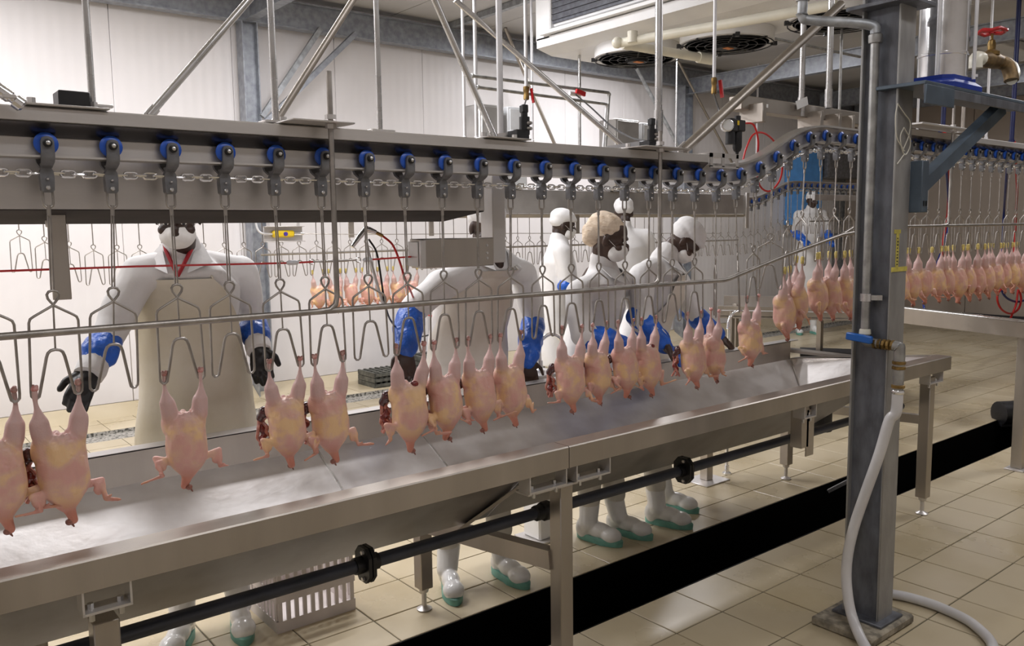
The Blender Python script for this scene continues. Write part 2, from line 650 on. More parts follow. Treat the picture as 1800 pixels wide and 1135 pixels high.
P, GAP = 0.3, 0.006
cells = []
for i in range(-24, 37):
    xa = 3.735+i*P
    if xa < X0 or xa+P > X1+0.2:
        continue
    for j in range(-17, 22):
        ya, yb = 1.81+j*P, 1.81+(j+1)*P
        for lo, hi in ((Y0, TR0), (TR1, GU0), (GU1, Y1)):
            a, b = max(ya, lo), min(yb, hi)
            if b-a > 0.03:
                cells.append((xa, min(xa+P, X1), a, b))
scored = []
for c in cells:
    u, v, z = proj(((c[0]+c[1])/2, (c[2]+c[3])/2, 0))
    s = 0
    if z > 0.5 and -40 < u < 1840 and v < 1180:
        s = (c[1]-c[0])*(c[3]-c[2])/z**3
        hidden = (c[3] > 3.3 and u < 1380 and v > 640) or (u < 600 and c[3] < 2.3)
        if hidden:
            s *= 0.05
    scored.append((s, c))
scored.sort(key=lambda q: -q[0])
tile_mesh = {}


def tile_me(w, h):
    k = (round(w, 3), round(h, 3))
    if k not in tile_mesh:
        t = MB()
        t.box((0, 0, 0), (k[0]-GAP, k[1]-GAP, 0.012), bev=0.002)
        tile_mesh[k] = t.mesh('tile', smooth=False)
        tile_mesh[k].materials.append(MAT['tile'])
    return tile_mesh[k]


rest = MB()
for n, (s, c) in enumerate(scored):
    ctr = ((c[0]+c[1])/2, (c[2]+c[3])/2, -0.006+random.uniform(-0.0008, 0.0008))
    if n < 300:
        link('tile', tile_me(c[1]-c[0], c[3]-c[2]), None, floor, ctr)
    else:
        rest.box(ctr, (c[1]-c[0]-GAP, c[3]-c[2]-GAP, 0.012))
tag(rest.build('tile_field', 'tile', floor, smooth=False), kind='stuff')

# walls: backing plus upright insulated panels with open joints
wb = MB().b2((X0, Y1+0.02, 0), (X1+0.1, Y1+0.12, CEIL+0.1))
wall_back = tag(wb.build('wall_back', 'galvanised_grey', smooth=False), kind='structure')
pm = MB().box((0, 0, 0), (1.0975, 0.03, CEIL-0.1), bev=0.004).mesh('panel')
pm.materials.append(MAT['wall_panel'])
x = X0+0.55
while x < X1:
    link('panel', pm, None, wall_back, (x, Y1+0.005, CEIL/2+0.05))
    x += 1.1
we = MB().b2((X1+0.02, Y0, 0), (X1+0.12, Y1+0.1, CEIL+0.1))
wall_right = tag(we.build('wall_right', 'galvanised_grey', smooth=False), kind='structure')
pe = MB().box((0, 0, 0), (0.03, 1.094, CEIL-0.1), bev=0.004).mesh('panel')
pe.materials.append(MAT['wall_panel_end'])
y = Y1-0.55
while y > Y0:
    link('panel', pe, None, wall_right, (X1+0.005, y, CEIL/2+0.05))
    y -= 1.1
tag(MB().b2((X0-0.1, Y0, 0), (X0, Y1, CEIL+0.1)).build('wall_left', 'wall_panel', smooth=False), kind='structure')
tag(MB().b2((X0, Y0-0.1, 0), (X1, Y0, CEIL+0.1)).build('wall_front', 'wall_panel', smooth=False), kind='structure')

# coved kerb at the foot of the walls
kb = MB().prism([(Y1-0.012, 0), (Y1-0.20, 0.0), (Y1-0.03, 0.10), (Y1-0.012, 0.10)], X0, X1, 'X')
tag(kb.build('baseboard_back', 'tile', smooth=False), kind='structure')
ke = MB().prism([(X1-0.012, 0), (X1-0.14, 0.0), (X1-0.03, 0.16), (X1-0.012, 0.16)], Y0, Y1-0.2, 'Y')
tag(ke.build('baseboard_right', 'rubber_black', smooth=False), kind='structure')

# ceiling of white panels running across the hall
cb = MB().b2((X0-0.1, Y0-0.1, CEIL+0.03), (X1+0.1, Y1+0.1, CEIL+0.15))
ceiling = tag(cb.build('ceiling', 'ceiling', smooth=False), kind='structure')
cp = MB().box((0, 0, 0), (1.19, Y1-Y0, 0.03), bev=0.005).mesh('panel')
cp.materials.append(MAT['ceiling'])
x = X0+0.6
while x < X1:
    link('panel', cp, None, ceiling, (x, (Y0+Y1)/2, CEIL+0.012))
    x += 1.2


def ibeam_pts(h, wd, t):
    a, b = wd/2, h/2
    return [(-a, -b), (a, -b), (a, -b+t), (t/2, -b+t), (t/2, b-t), (a, b-t), (a, b), (-a, b), (-a, b-t), (-t/2, b-t), (-t/2, -b+t), (-a, -b+t)]


def ibeam(mb, p0, p1, h, wd, t=0.012, up=(0, 0, 1)):
    p0, p1 = Vector(p0), Vector(p1)
    d = (p1-p0).normalized()
    up = Vector(up)
    sd = d.cross(up).normalized()
    u = sd.cross(d)
    return mb.sweep([[p+sd*a+u*b for a, b in ibeam_pts(h, wd, t)] for p in (p0, p1)])


def beam(n, p0, p1, h, wd, m='galvanised', up=(0, 0, 1)):
    return tag(ibeam(MB(), p0, p1, h, wd, up=up).build('trim_%d' % n, m, smooth=False), kind='structure')


# galvanised steel frame of the hall
beam(1, (X0, 8.06, 3.80), (X1, 8.06, 3.80), 0.26, 0.12)                    # eaves beam along the back wall
beam(2, (3.22, 8.08, 0.0), (3.22, 8.08, 3.68), 0.16, 0.15, up=(1, 0, 0))       # wall columns
beam(3, (9.75, 8.06, 0.0), (9.75, 8.06, 3.68), 0.18, 0.16, up=(1, 0, 0))
beam(4, (9.75, 7.98, 3.66), (9.75, Y0, 3.66), 0.22, 0.12)                   # cross beams
beam(5, (3.22, 7.98, 3.78), (3.22, 3.9, 3.78), 0.20, 0.10)
beam(6, (13.2, 7.98, 3.74), (13.2, Y0, 3.74), 0.26, 0.12)
beam(7, (14.38, 8.0, 3.72), (14.38, Y0, 3.72), 0.24, 0.10)
tag(MB().bar((3.30, 7.92, 2.72), (4.30, 7.9, 3.68), 0.07, 0.05).build('trim_8', 'galvanised', smooth=False), kind='structure')
tag(MB().bar((3.30, 8.0, 2.78), (3.95, 7.98, 3.7), 0.05, 0.05).build('trim_9', 'galvanised_grey', smooth=False), kind='structure')
for k, xx in enumerate((5.6, 7.9, 11.4)):
    tag(MB().b2((xx-0.03, Y0, CEIL-0.07), (xx+0.03, Y1-0.15, CEIL-0.01)).build('trim_%d' % (10+k), 'galvanised_grey', smooth=False), kind='structure')

# luminaires above
lam = empty('ceiling_luminaire', (0, 0, 0), 'long white fluorescent luminaire fixed under the ceiling', 'ceiling light', 'ceiling luminaires')
hb = MB()
hb.prism([(-0.16, 0.02), (-0.13, 0.13), (0.13, 0.13), (0.16, 0.02), (0.15, 0.01), (-0.15, 0.01)], -0.8, 0.8, 'X')
hb.build('housing', 'white_paint', lam, smooth=False)
MB().b2((-0.83, -0.15, 0.0), (-0.80, 0.15, 0.12), 0.01).build('end_cap', 'white_paint', lam)
MB().b2((0.80, -0.15, 0.0), (0.83, 0.15, 0.12), 0.01).build('end_cap', 'white_paint', lam)
LUM = ['white fluorescent ceiling luminaire '+q for q in (
    'behind the camera at the left', 'above the camera', 'above the steel column side of the hall', 'above the left end of the near rail', 'above the left worker',
    'left of the ceiling cooler', 'above the far wall line at left', 'in the far left corner of the hall', 'beyond the ceiling cooler near the far wall', 'above the second trough', 'near the end wall at right')]
for i, (lx, ly, ln, pw) in enumerate(LAMPS):
    o = lam if i == 0 else copy_tree(lam)
    o.location = (lx, ly, CEIL-0.155)
    tag(o, LUM[i])

# ================================================================ FRONT CONVEYOR
PITCH = 0.1524
YT = 2.45                      # centre plane of the front track
XS0 = 0.423                    # axle of trolley 0
ZR = 1.890                     # axle height on the low run


def track_z(x):
    """axle height of the front line along X"""
    pts = [(3.163, 1.889), (3.311, 1.896), (3.441, 1.919), (3.574, 1.964), (3.708, 2.024), (3.854, 2.091), (4.008, 2.122), (4.173, 2.125)]
    if x <= 3.163:
        return ZR
    if x >= 4.173:
        return 2.123
    return float(np.interp(x, [p[0] for p in pts], [p[1] for p in pts]))


def zs(x):
    return sum(track_z(x+d)*k for d, k in ((-0.08, 1), (-0.04, 2), (0, 3), (0.04, 2), (0.08, 1)))/9


# arc-length placement of trolleys
def line_positions(zf, x_start, n_back, n_fwd, pitch):
    out = {0: x_start}
    x, k = x_start, 0
    for k in range(1, n_fwd+1):
        s = 0
        while s < pitch:
            dx = 0.002
            s += math.hypot(dx, zf(x+dx)-zf(x))
            x += dx
        out[k] = x
    x = x_start
    for k in range(1, n_back+1):
        s = 0
        while s < pitch:
            dx = 0.002
            s += math.hypot(dx, zf(x-dx)-zf(x))
            x -= dx
        out[-k] = x
    return out


def track_mesh(x0, x1, zf, prof, step=0.04):
    n = max(1, int((x1-x0)/step))
    secs = []
    for i in range(n+1):
        x = x0+(x1-x0)*i/n
        dz = (zf(x+0.01)-zf(x-0.01))/0.02
        nrm = Vector((-dz, 0, 1)).normalized()
        secs.append([Vector((x, YT+a, zf(x)))+nrm*b for a, b in prof])
    return MB().sweep(secs)


TX1 = 9.5
conv = empty('overhead_conveyor_rail', (0, YT, 0), 'long stainless overhead conveyor rail in front, carrying the blue-wheeled trolleys', 'conveyor rail')


def cpart(mb, name, m, **kw):
    o = mb.build(name, m, conv, **kw)
    o.matrix_parent_inverse = Matrix.Translation((0, -YT, 0))
    return o


# running track: web with a flat flange below
cpart(track_mesh(-1.2, TX1, zs, [(-0.004, -0.030), (-0.034, -0.030), (-0.034, -0.035), (0.034, -0.035), (0.034, -0.030), (0.004, -0.030), (0.004, 0.045), (-0.004, 0.045)]), 'track_web', 'steel')
cpart(track_mesh(3.02, TX1, zs, [(-0.035, 0.042), (0.035, 0.042), (0.035, 0.052), (-0.035, 0.052)]), 'top_strip', 'steel_sheet')
# folded channel above the low run and above the high run
PROF = [(-0.060, 0.084), (-0.060, 0.053), (-0.052, 0.048), (-0.014, 0.021), (-0.010, 0.016), (0.010, 0.016), (0.014, 0.021), (0.052, 0.048), (0.060, 0.053), (0.060, 0.084), (0.055, 0.088), (-0.055, 0.088)]
for a, b, z in ((-1.2, 3.06, ZR), (4.55, TX1, 2.123)):
    secs = [[(x, YT+p, z+q) for p, q in PROF] for x in np.linspace(a, b, 2)]
    cpart(MB().sweep(secs), 'top_channel', 'steel', ang=25)
    cpart(MB().sweep([[(x, YT+p, z+q-0.0015) for p, q in ((-0.0575, 0.0515), (-0.012, 0.0195), (-0.0115, 0.0180), (-0.0585, 0.0500))] for x in (a, b)]), 'soffit_shade_strip', 'soffit_shade', smooth=False)  # added strip, its dark colour paints the shaded, mirroring underside of the channel
# splice bracket with two windows where the rail starts to climb
sp = MB()
for xx in (3.07, 3.155, 3.26):
    sp.b2((xx, YT-0.062, 1.925), (xx+0.018, YT-0.056, 1.985))
sp.b2((3.07, YT-0.062, 1.967), (3.278, YT-0.056, 1.987))
sp.b2((3.07, YT-0.062, 1.920), (3.278, YT-0.056, 1.930))
sp.b2((3.07, YT-0.056, 1.977), (3.278, YT+0.06, 1.987))
cpart(sp, 'splice_bracket', 'steel')
# guard box under the channel on the left
GB = [(2.53, 1.905), (2.53, 1.728), (2.535, 1.7255), (2.81, 1.698), (2.82, 1.700), (2.82, 1.905)]
cpart(MB().prism([(2.532, 1.7265), (2.536, 1.7235), (2.81, 1.690), (2.82, 1.693), (2.812, 1.6975)], -1.2, 1.90, 'X'), 'guard_lip', 'underside_shade', smooth=False)  # thin separate strip, coloured dark to paint the shade under the guard box
cpart(MB().prism(GB, -1.2, 1.90, 'X'), 'guard_box', 'steel', smooth=False)
# top plates with bolts and the hanger rods that carry the guide rail
def top_plate(x, w=0.17, d=0.155):
    mb = MB().b2((x-w/2, YT-d, 1.980), (x+w/2, YT+0.07, 1.985), 0.002)
    for dx in (-w*0.36, w*0.36):
        mb.cyl((x+dx, YT-0.02, 1.99), (x+dx, YT-0.02, 2.004), 0.011, seg=6)
    return mb


cpart(top_plate(0.47, 0.2, 0.075), 'top_plate', 'steel')
cpart(MB().b2((0.455, YT-0.05, 1.986), (0.53, YT+0.02, 2.025), 0.003), 'damper_block', 'rubber_black')
cpart(top_plate(1.14, 0.2), 'top_plate', 'steel')
cpart(top_plate(1.90, 0.2, 0.085), 'top_plate', 'steel')
cpart(top_plate(2.68, 0.28), 'top_plate', 'steel')
cpart(MB().b2((4.86, YT-0.16, 2.222), (5.55, YT-0.03, 2.234), 0.002), 'top_plate', 'steel')
# high-run support beam from the wall side
cpart(MB().b2((3.52, YT+0.10, 2.23), (4.9, YT+0.18, 2.30), 0.004), 'support_beam', 'steel_warm')
for xx in (3.58, 4.10, 4.28, 4.42):
    cpart(MB().b2((xx, YT+0.02, 2.165), (xx+0.03, YT+0.16, 2.26), 0.003), 'hanger_bracket', 'steel_warm')
cpart(MB().box((4.03, YT+0.09, 2.30), (0.11, 0.004, 0.045), Euler((0, math.radians(-18), 0)).to_matrix(), 0.002), 'label_plate', 'white_paint')
cpart(MB().box((3.70, YT+0.098, 2.262), (0.07, 0.003, 0.018)), 'label_plate', 'paper')

# guide rail in front of the shackles, with its hanger rods
YG = 2.33
gpath = [(-1.2, YG, 1.415), (2.60, YG, 1.415), (3.10, YG, 1.412), (3.14, YG, 1.416), (3.584, YG, 1.509), (4.10, YG, 1.602), (4.216, YG, 1.612)]
gr = empty('guide_rail', (0, YG, 1.4), 'stainless guide pipe in front of the near shackles, bending upward', 'guide rail')


def gpart(mb, name, m='steel_pipe', **kw):
    o = mb.build(name, m, gr, **kw)
    o.matrix_parent_inverse = Matrix.Translation((0, -YG, -1.4))
    return o


gpart(MB().tube(gpath, 0.0095, 12), 'pipe', 'steel_rod')
gpart(MB().tube(smooth_path([(4.14, YG+0.015, 1.600), (4.22, YG+0.06, 1.606), (4.33, YG+0.07, 1.636)], 5), 0.0095, 10), 'pipe', 'steel_rod')
gpart(MB().tube([(4.30, YG, 1.640), (TX1, YG, 1.642)], 0.009, 10), 'pipe', 'steel_rod')
for hx, zt in ((1.175, 2.135), (2.665, 2.05), (5.34, 2.42)):
    zb = 1.415 if hx < 4 else 1.642
    bend = [(hx, YG, zt), (hx, YG, zb+0.045), (hx-0.006, YG, zb+0.018), (hx-0.028, YG, zb+0.002), (hx-0.13, YG, zb-0.002)]
    gpart(MB().tube(bend, 0.0085, 10), 'hanger_rod', 'steel_rod')
    for zz in ((1.972, 2.0) if hx < 4 else (2.215, 2.245)):
        gpart(MB().cyl((hx, YG, zz-0.007), (hx, YG, zz+0.007), 0.017, seg=6), 'nut', 'steel')

# machine arm hanging behind the shackles: hanging plate, post and box
arm = empty('machine_arm', (1.9, 2.62, 1.5), 'square stainless box arm on a post hanging under the guard box', 'machine part')


def rel(mb, name, m, par, **kw):
    o = mb.build(name, m, par, **kw)
    o.matrix_parent_inverse = Matrix.Translation(-par.location)
    return o


a0, a1 = at(862, 470, Y=2.62), at(880, 470, Y=2.62)
rel(MB().b2((a0.x, 2.60, 1.525), (a1.x+0.012, 2.68, 1.905), 0.003), 'post', 'steel', arm)
b0, b1 = at(744, 425, Y=2.60), at(861, 470, Y=2.60)
rel(MB().b2((b0.x, 2.60, 1.515), (a0.x+0.005, 2.69, 1.625), 0.004), 'box', 'steel_warm', arm)
rel(MB().b2((b0.x-0.018, 2.61, 1.522), (b0.x, 2.68, 1.615), 0.002), 'end_plate', 'steel', arm)
rel(MB().b2((b0.x-0.02, 2.585, 1.517), (b0.x+0.002, 2.60, 1.62), 0.002), 'end_plate', 'steel', arm)
for dx in (0.03, 0.075):
    for dz in (1.545, 1.565, 1.595):
        rel(MB().cyl((a0.x-dx, 2.597, dz), (a0.x-dx, 2.601, dz), 0.005, seg=8), 'rivet', 'steel_pipe', arm)
hp = empty('hanging_plate', (0.5, 2.62, 1.5), 'plain stainless strip hanging from the guard box at the left', 'machine part')
p0, p1 = at(92, 500, Y=2.62), at(125, 500, Y=2.62)
rel(MB().b2((p0.x, 2.62, 1.475), (p1.x, 2.632, 1.72), 0.002), 'plate', 'steel_warm', hp)
rel(MB().b2((p0.x, 2.632, 1.68), (p1.x, 2.66, 1.70), 0.002), 'fold', 'steel_warm', hp)


# ---------------------------------------------------------------- trolley with shackle
def ring_pts():
    """eye of the shackle, then shoulders (local, y = 0, z from the eye top)"""
    return [(0, 0), (0.010, -0.003), (0.0145, -0.011), (0.0125, -0.021), (0.006, -0.030), (0.0, -0.037)]


SH = -0.377      # eye top below the axle


def shackle_mesh(q=8):
    mb = MB()
    rp = [(x, 0, SH+z) for x, z in ring_pts()]
    for s in (-1, 1):
        # half eye crossing over into the opposite shoulder, outer leg, hook, inner arch
        pts = [(s*x, y, z) for x, y, z in rp]
        pts += [(-s*0.004, 0, SH-0.041), (-s*0.048, 0, SH-0.066), (-s*0.0565, 0, SH-0.072), (-s*0.060, 0, SH-0.082),
                (-s*0.063, 0, SH-0.262), (-s*0.062, 0, SH-0.274), (-s*0.056, 0, SH-0.281), (-s*0.050, 0, SH-0.2815),
                (-s*0.0445, 0, SH-0.277), (-s*0.0415, 0, SH-0.266), (-s*0.0225, 0, SH-0.176), (-s*0.018, 0, SH-0.164),
                (-s*0.011, 0, SH-0.158), (0, 0, SH-0.156)]
        rr = [0.0034]*11+[0.0036]*3+[0.0042]*(len(pts)-14)
        mb.tube(pts, rr, q)
    mb.cyl((0, 0, SH-0.036), (0, 0, SH-0.156), 0.0026, seg=q)
    return mb.mesh('shackle')


def make_trolley(detail=True):
    t = empty('shackle_trolley')
    if detail:
        for s in (-1, 1):
            wmb = MB().lathe([(0.010, -0.009), (0.021, -0.009), (0.0235, -0.006), (0.028, -0.004), (0.029, 0.004), (0.0235, 0.007), (0.018, 0.009), (0.010, 0.009)], (0, s*0.024, 0), (0, s, 0), 22)
            wmb.build('wheel', 'wheel_blue', t)
            ax = MB().cyl((0, s*0.012, 0), (0, s*0.052, 0), 0.0095, seg=12)
            ax.lathe([(0.0105, 0), (0.0105, 0.006), (0.006, 0.008)], (0, s*0.0475, 0), (0, s, 0), 12)
            ax.build('axle', 'rubber_black', t)
            MB().lathe([(0.0055, 0), (0.0055, 0.0035), (0.003, 0.005)], (0, s*0.0545, 0), (0, s, 0), 8).build('bolt', 'steel_pipe', t)
        y = MB()
        for s in (-1, 1):
            secs = []
            for dz, dy, hw, th in ((0.017, 0.042, 0.004, 0.005), (0.014, 0.042, 0.012, 0.005), (0.004, 0.042, 0.0155, 0.005), (-0.020, 0.0425, 0.0155, 0.005), (-0.036, 0.041, 0.0155, 0.006),
                                   (-0.046, 0.034, 0.015, 0.007), (-0.053, 0.022, 0.0135, 0.008), (-0.060, 0.008, 0.012, 0.009)):
                secs.append([(-hw, s*dy-th, dz), (hw, s*dy-th, dz), (hw, s*dy+th, dz), (-hw, s*dy+th, dz)])
            y.sweep(secs)
        y.sweep([[(-a, -b, z), (a, -b, z), (a, b, z), (-a, b, z)] for z, a, b in ((-0.048, 0.011, 0.012), (-0.062, 0.0115, 0.014), (-0.068, 0.015, 0.013), (-0.084, 0.0165, 0.013), (-0.092, 0.016, 0.014), (-0.116, 0.015, 0.013), (-0.122, 0.011, 0.010))])
        y.build('bracket', 'trolley_grey', t, ang=50)
        bo = MB()
        for zz, rr in ((-0.110, 0.0062), (-0.088, 0.0042)):
            bo.lathe([(rr, 0), (rr, 0.005), (rr*0.6, 0.007)], (0, -0.013, zz), (0, -1, 0), 8)
        bo.build('bolt', 'steel_pipe', t)
        lk = MB()
        pts = [(0.0115, 0, -0.110)]+[(0.0115, 0, -0.150)]+[(0.0115*math.cos(a), 0, -0.150-0.011*math.sin(a)) for a in (0.6, 1.2, 1.57, 1.94, 2.54)]+[(-0.0115, 0, -0.150), (-0.0115, 0, -0.110)]
        lk.tube(pts, 0.0032, 8)
        lk.build('hanger_link', 'steel_rod', t)
        wi = MB()
        for s in (-1, 1):
            wi.tube([(s*0.0025, 0.003, -0.157), (s*0.0028, 0, -0.19), (s*0.0035, 0, SH+0.02), (s*0.003, 0, SH-0.003)], 0.0022, 6)
        wi.cyl((0, 0, -0.154), (0, 0, -0.182), 0.0055, seg=8)
        wi.build('wire_pair', 'steel_rod', t)
        link('shackle', shackle_mesh(), 'steel_rod', t)
    else:
        wmb = MB()
        for s in (-1, 1):
            wmb.lathe([(0.010, -0.009), (0.028, -0.006), (0.028, 0.006), (0.010, 0.009)], (0, s*0.024, 0), (0, s, 0), 12)
        wmb.build('wheel', 'wheel_blue', t)
        y = MB()
        for s in (-1, 1):
            y.bar((0, s*0.042, 0.014), (0, s*0.042, -0.04), 0.03, 0.01, up=(0, 1, 0))
            y.bar((0, s*0.042, -0.036), (0, s*0.006, -0.062), 0.028, 0.014, up=(0, 1, 0))
        y.box((0, 0, -0.09), (0.028, 0.026, 0.064))
        y.build('bracket', 'trolley_grey', t, smooth=False)
        wi = MB().cyl((0, 0, -0.12), (0, 0, SH), 0.004, seg=5)
        wi.build('wire_pair', 'steel_rod', t)
        link('shackle', shackle_mesh(5), 'steel_rod', t)
    return t


xs = line_positions(zs, XS0, 1, 52, PITCH)
FRONT_BIRDS = [-1, 0, 2, 4, 5, 7, 8, 9, 10, 12, 13, 14, 15, 17, 18, 20, 22]+list(range(23, 53))
ordn = sorted(k for k in xs if proj((xs[k], YT, 1.4))[0] < 1930)
# small swings of the hanging shackles: tilt along X, turn about Z (degrees)
SWING = {-1: (-1.0, 0), 0: (-1.5, 8), 1: (-3.0, 4), 2: (0.5, 0), 3: (0, -4), 4: (1.0, 0), 5: (0.5, 3), 6: (1.0, -3), 7: (0.5, 0), 11: (0.5, 4), 13: (0.5, 6), 14: (1, 0),
         17: (0.5, 0), 18: (0.5, 42), 19: (5.0, 35), 20: (0, 5), 21: (-1, -52), 22: (1.0, 14), 23: (-3, 60), 24: (1, 10), 25: (-1, 55)}
tro = make_trolley(True)
trolleys = {}
first = True
for n, k in enumerate(ordn):
    o = tro if first else copy_tree(tro)
    first = False
    x = xs[k]
    o.location = (x, YT, zs(x))
    sw = SWING.get(k, (random.uniform(-0.8, 0.8), random.uniform(-4, 4)))
    # wheels stay on the rail; only wires and shackle swing
    for ch in o.children:
        if ch.name.split('.')[0] in ('wire_pair', 'shackle'):
            M = Matrix.Translation((0, 0, -0.15)) @ Matrix.Rotation(math.radians(-sw[0]), 4, 'Y') @ Matrix.Rotation(math.radians(sw[1]), 4, 'Z') @ Matrix.Translation((0, 0, 0.15))
            ch.matrix_local = M
    hid = 4.40 < x < 4.93
    if hid:
        tag(o, 'blue-wheeled trolley on the near rail behind the steel column', 'trolley', 'trolleys behind the column')
    else:
        load = 'holding a chicken' if k in FRONT_BIRDS else 'with empty shackle'
        side = ordw(n+1)+' from the left edge' if x < 4.4 else ordw(n+1-sum(1 for q in ordn if xs[q] < 4.93))+' to the right of the column'
        tag(o, 'blue-wheeled trolley on the near rail, '+side+', '+load, 'trolley', 'trolleys of the near conveyor')
    trolleys[k] = (o, sw)


def hook_pos(k):
    """where the bird of trolley k hangs (bottom of the hooks) and its turn"""
    o, sw = trolleys[k]
    x = o.location.x
    L = 0.377+0.278-0.15
    a = math.radians(sw[0])
    return Vector((x+L*math.sin(a), YT, o.location.z-0.15-L*math.cos(a))), math.radians(sw[1])


# chain between the trolleys
chain = empty('conveyor_chain', (0, YT, ZR-0.073), 'shiny steel link chain joining the near trolleys', 'chain')
lm = MB()
hl, hw2 = 0.0095, 0.0085
pts = []
for a in np.linspace(-math.pi/2, math.pi/2, 6):
    pts.append((hl+hw2*math.cos(a), hw2*math.sin(a), 0))
for a in np.linspace(math.pi/2, 3*math.pi/2, 6):
    pts.append((-hl+hw2*math.cos(a), hw2*math.sin(a), 0))
lm.tube(pts, 0.0030, 6, closed=True)
lme = lm.mesh('link')
lme.materials.append(MAT['chrome'])
small = MB()
kk = sorted(trolleys)
cnt = 0
for a, b in zip(kk[:-1], kk[1:]):
    pa, pb = Vector((xs[a], YT, zs(xs[a])-0.073)), Vector((xs[b], YT, zs(xs[b])-0.073))
    ang = -math.atan2(pb.z-pa.z, pb.x-pa.x)
    for i in range(1, 6):
        p = pa.lerp(pb, i/6)
        lo = link('link', lme, None, chain, p-Vector((0, YT, ZR-0.073)))
        lo.rotation_euler = (math.radians(90 if i % 2 == 0 else 0)+random.uniform(-0.25, 0.25), ang, 0)

# ================================================================ TROUGH (near)
tr = empty('drain_trough', (2.0, 2.56, 0.0), 'long stainless drip trough on legs below the hanging chickens', 'trough')


def tp(mb, name, m, par=None, **kw):
    o = mb.build(name, m, par or tr, **kw)
    o.matrix_parent_inverse = Matrix.Translation((-2.0, -2.56, 0.0)) if par is None else Matrix.Identity(4)
    return o


TL, TM, TE = -1.15, 1.905, 4.86
ZT, ZB = 0.905, 0.520
T = 0.003


def sheet(mb, a, b, c, d, t=T):
    """thin plate through four corners, thickness downward along its normal"""
    a, b, c, d = map(Vector, (a, b, c, d))
    n = (b-a).cross(d-a).normalized()*t
    mb.add([a, b, c, d, a-n, b-n, c-n, d-n], [(0, 1, 2, 3), (7, 6, 5, 4), (0, 4, 5, 1), (1, 5, 6, 2), (2, 6, 7, 3), (3, 7, 4, 0)])
    return mb


for sx0, sx1 in ((TL, TM-0.0015), (TM+0.0015, TE)):
    # rolled rims
    r = MB().prism([(2.070, 0.828), (2.070, ZT-0.004), (2.074, ZT), (2.150, ZT), (2.150, ZT-0.006), (2.077, ZT-0.006), (2.077, 0.834), (2.10, 0.834), (2.10, 0.828)], sx0, sx1, 'X')
    tp(r, 'front_rim', 'steel_warm', ang=30)
    r = MB().prism([(3.11, 0.85), (3.11, ZT), (3.045, ZT), (3.045, ZT-0.006), (3.103, ZT-0.006), (3.103, 0.85)], sx0, sx1, 'X')
    tp(r, 'back_rim', 'steel', ang=30)
    end = sx1 > 4
    ex = sx1-0.62 if end else sx1
    b = MB()
    sheet(b, (sx0, 2.150, ZT-0.002), (sx1-0.09 if end else sx1, 2.150, ZT-0.002), (ex, 2.56, ZB), (sx0, 2.56, ZB))
    tp(b, 'basin_panel', 'steel_tray', smooth=False)
    b = MB()
    sheet(b, (sx0, 2.56, ZB), (ex, 2.56, ZB), (sx1-0.09 if end else sx1, 3.045, 0.785), (sx0, 3.045, 0.785))
    tp(b, 'basin_panel', 'steel_tray', smooth=False)
    b = MB()
    sheet(b, (sx0, 3.045, 0.785), (sx1-0.09 if end else sx1, 3.045, 0.785), (sx1-0.09 if end else sx1, 3.045, ZT-0.002), (sx0, 3.045, ZT-0.002))
    tp(b, 'splash_panel', 'steel_warm', smooth=False)
    if end:
        b = MB()
        b.add([(ex, 2.56, ZB), (sx1-0.09, 2.150, ZT-0.003), (sx1-0.09, 3.045, 0.785), (ex, 2.56, ZB-T), (sx1-0.09, 2.150, ZT-0.006), (sx1-0.09, 3.045, 0.782)],
              [(0, 1, 2), (5, 4, 3), (0, 3, 4, 1), (1, 4, 5, 2), (2, 5, 3, 0)])
        tp(b, 'end_panel', 'steel_tray', smooth=False)
        b = MB().b2((sx1-0.09, 2.10, 0.828), (sx1, 3.11, 0.846))
        tp(b, 'end_rim', 'steel_warm')
        b = MB().prism([(2.15, ZT), (3.05, 0.79), (3.05, 0.784), (2.15, ZT-0.008)], sx1-0.09, sx1-0.004, 'X')
        tp(b, 'end_rim', 'steel_warm', smooth=False)
        tp(MB().cyl((4.45, 2.62, 0.44), (4.45, 2.62, 0.56), 0.06, seg=16), 'outlet', 'rubber_black')
# weld seams across the basin
for sxx in (1.42, TM):
    s_ = MB()
    s_.bar((sxx, 2.56, ZB+0.002), (sxx, 3.045, 0.787), 0.008, 0.004)
    tp(s_, 'weld_seam', 'steel_pipe')
s_ = MB().bar((TE-0.62, 2.56, ZB+0.004), (TE-0.09, 3.04, 0.788), 0.006, 0.004)
tp(s_, 'weld_seam', 'steel_pipe')
s_ = MB().bar((TE-0.62, 2.56, ZB+0.004), (TE-0.09, 2.155, ZT-0.004), 0.006, 0.004)
tp(s_, 'weld_seam', 'steel_pipe')


def leg(x, y, top, foot=True, w=0.06):
    l = tp(MB().b2((x-w/2, y-w/2, 0.10 if foot else 0.50), (x+w/2, y+w/2, top), 0.003), 'leg', 'steel_warm')
    if foot:
        f = MB().lathe([(0.032, 0.0), (0.034, 0.006), (0.018, 0.014), (0.011, 0.02), (0.011, 0.075), (0.020, 0.082), (0.024, 0.105)], (x, y, 0.0), (0, 0, 1), 14)
        ff = f.build('foot', 'steel', l)
        ff.matrix_parent_inverse = l.matrix_parent_inverse.inverted() @ Matrix.Translation((-2.0, -2.56, 0.0)) if False else Matrix.Identity(4)
    return l


LEGS = [(0.42, 2.135, 0.73), (1.925, 2.135, 0.765), (1.86, 2.965, 0.64), (4.70, 2.125, 0.80), (4.70, 3.01, 0.70), (0.38, 2.965, 0.64)]
for x, y, t in LEGS:
    leg(x, y, t)
# cut-off leg stub hanging under the rim
st = tp(MB().b2((3.40, 2.10, 0.62), (3.46, 2.16, 0.825), 0.002), 'leg_stub', 'steel_warm')
tp(MB().b2((3.44, 2.10, 0.575), (3.505, 2.107, 0.80), 0.002), 'leg_stub', 'steel_warm')
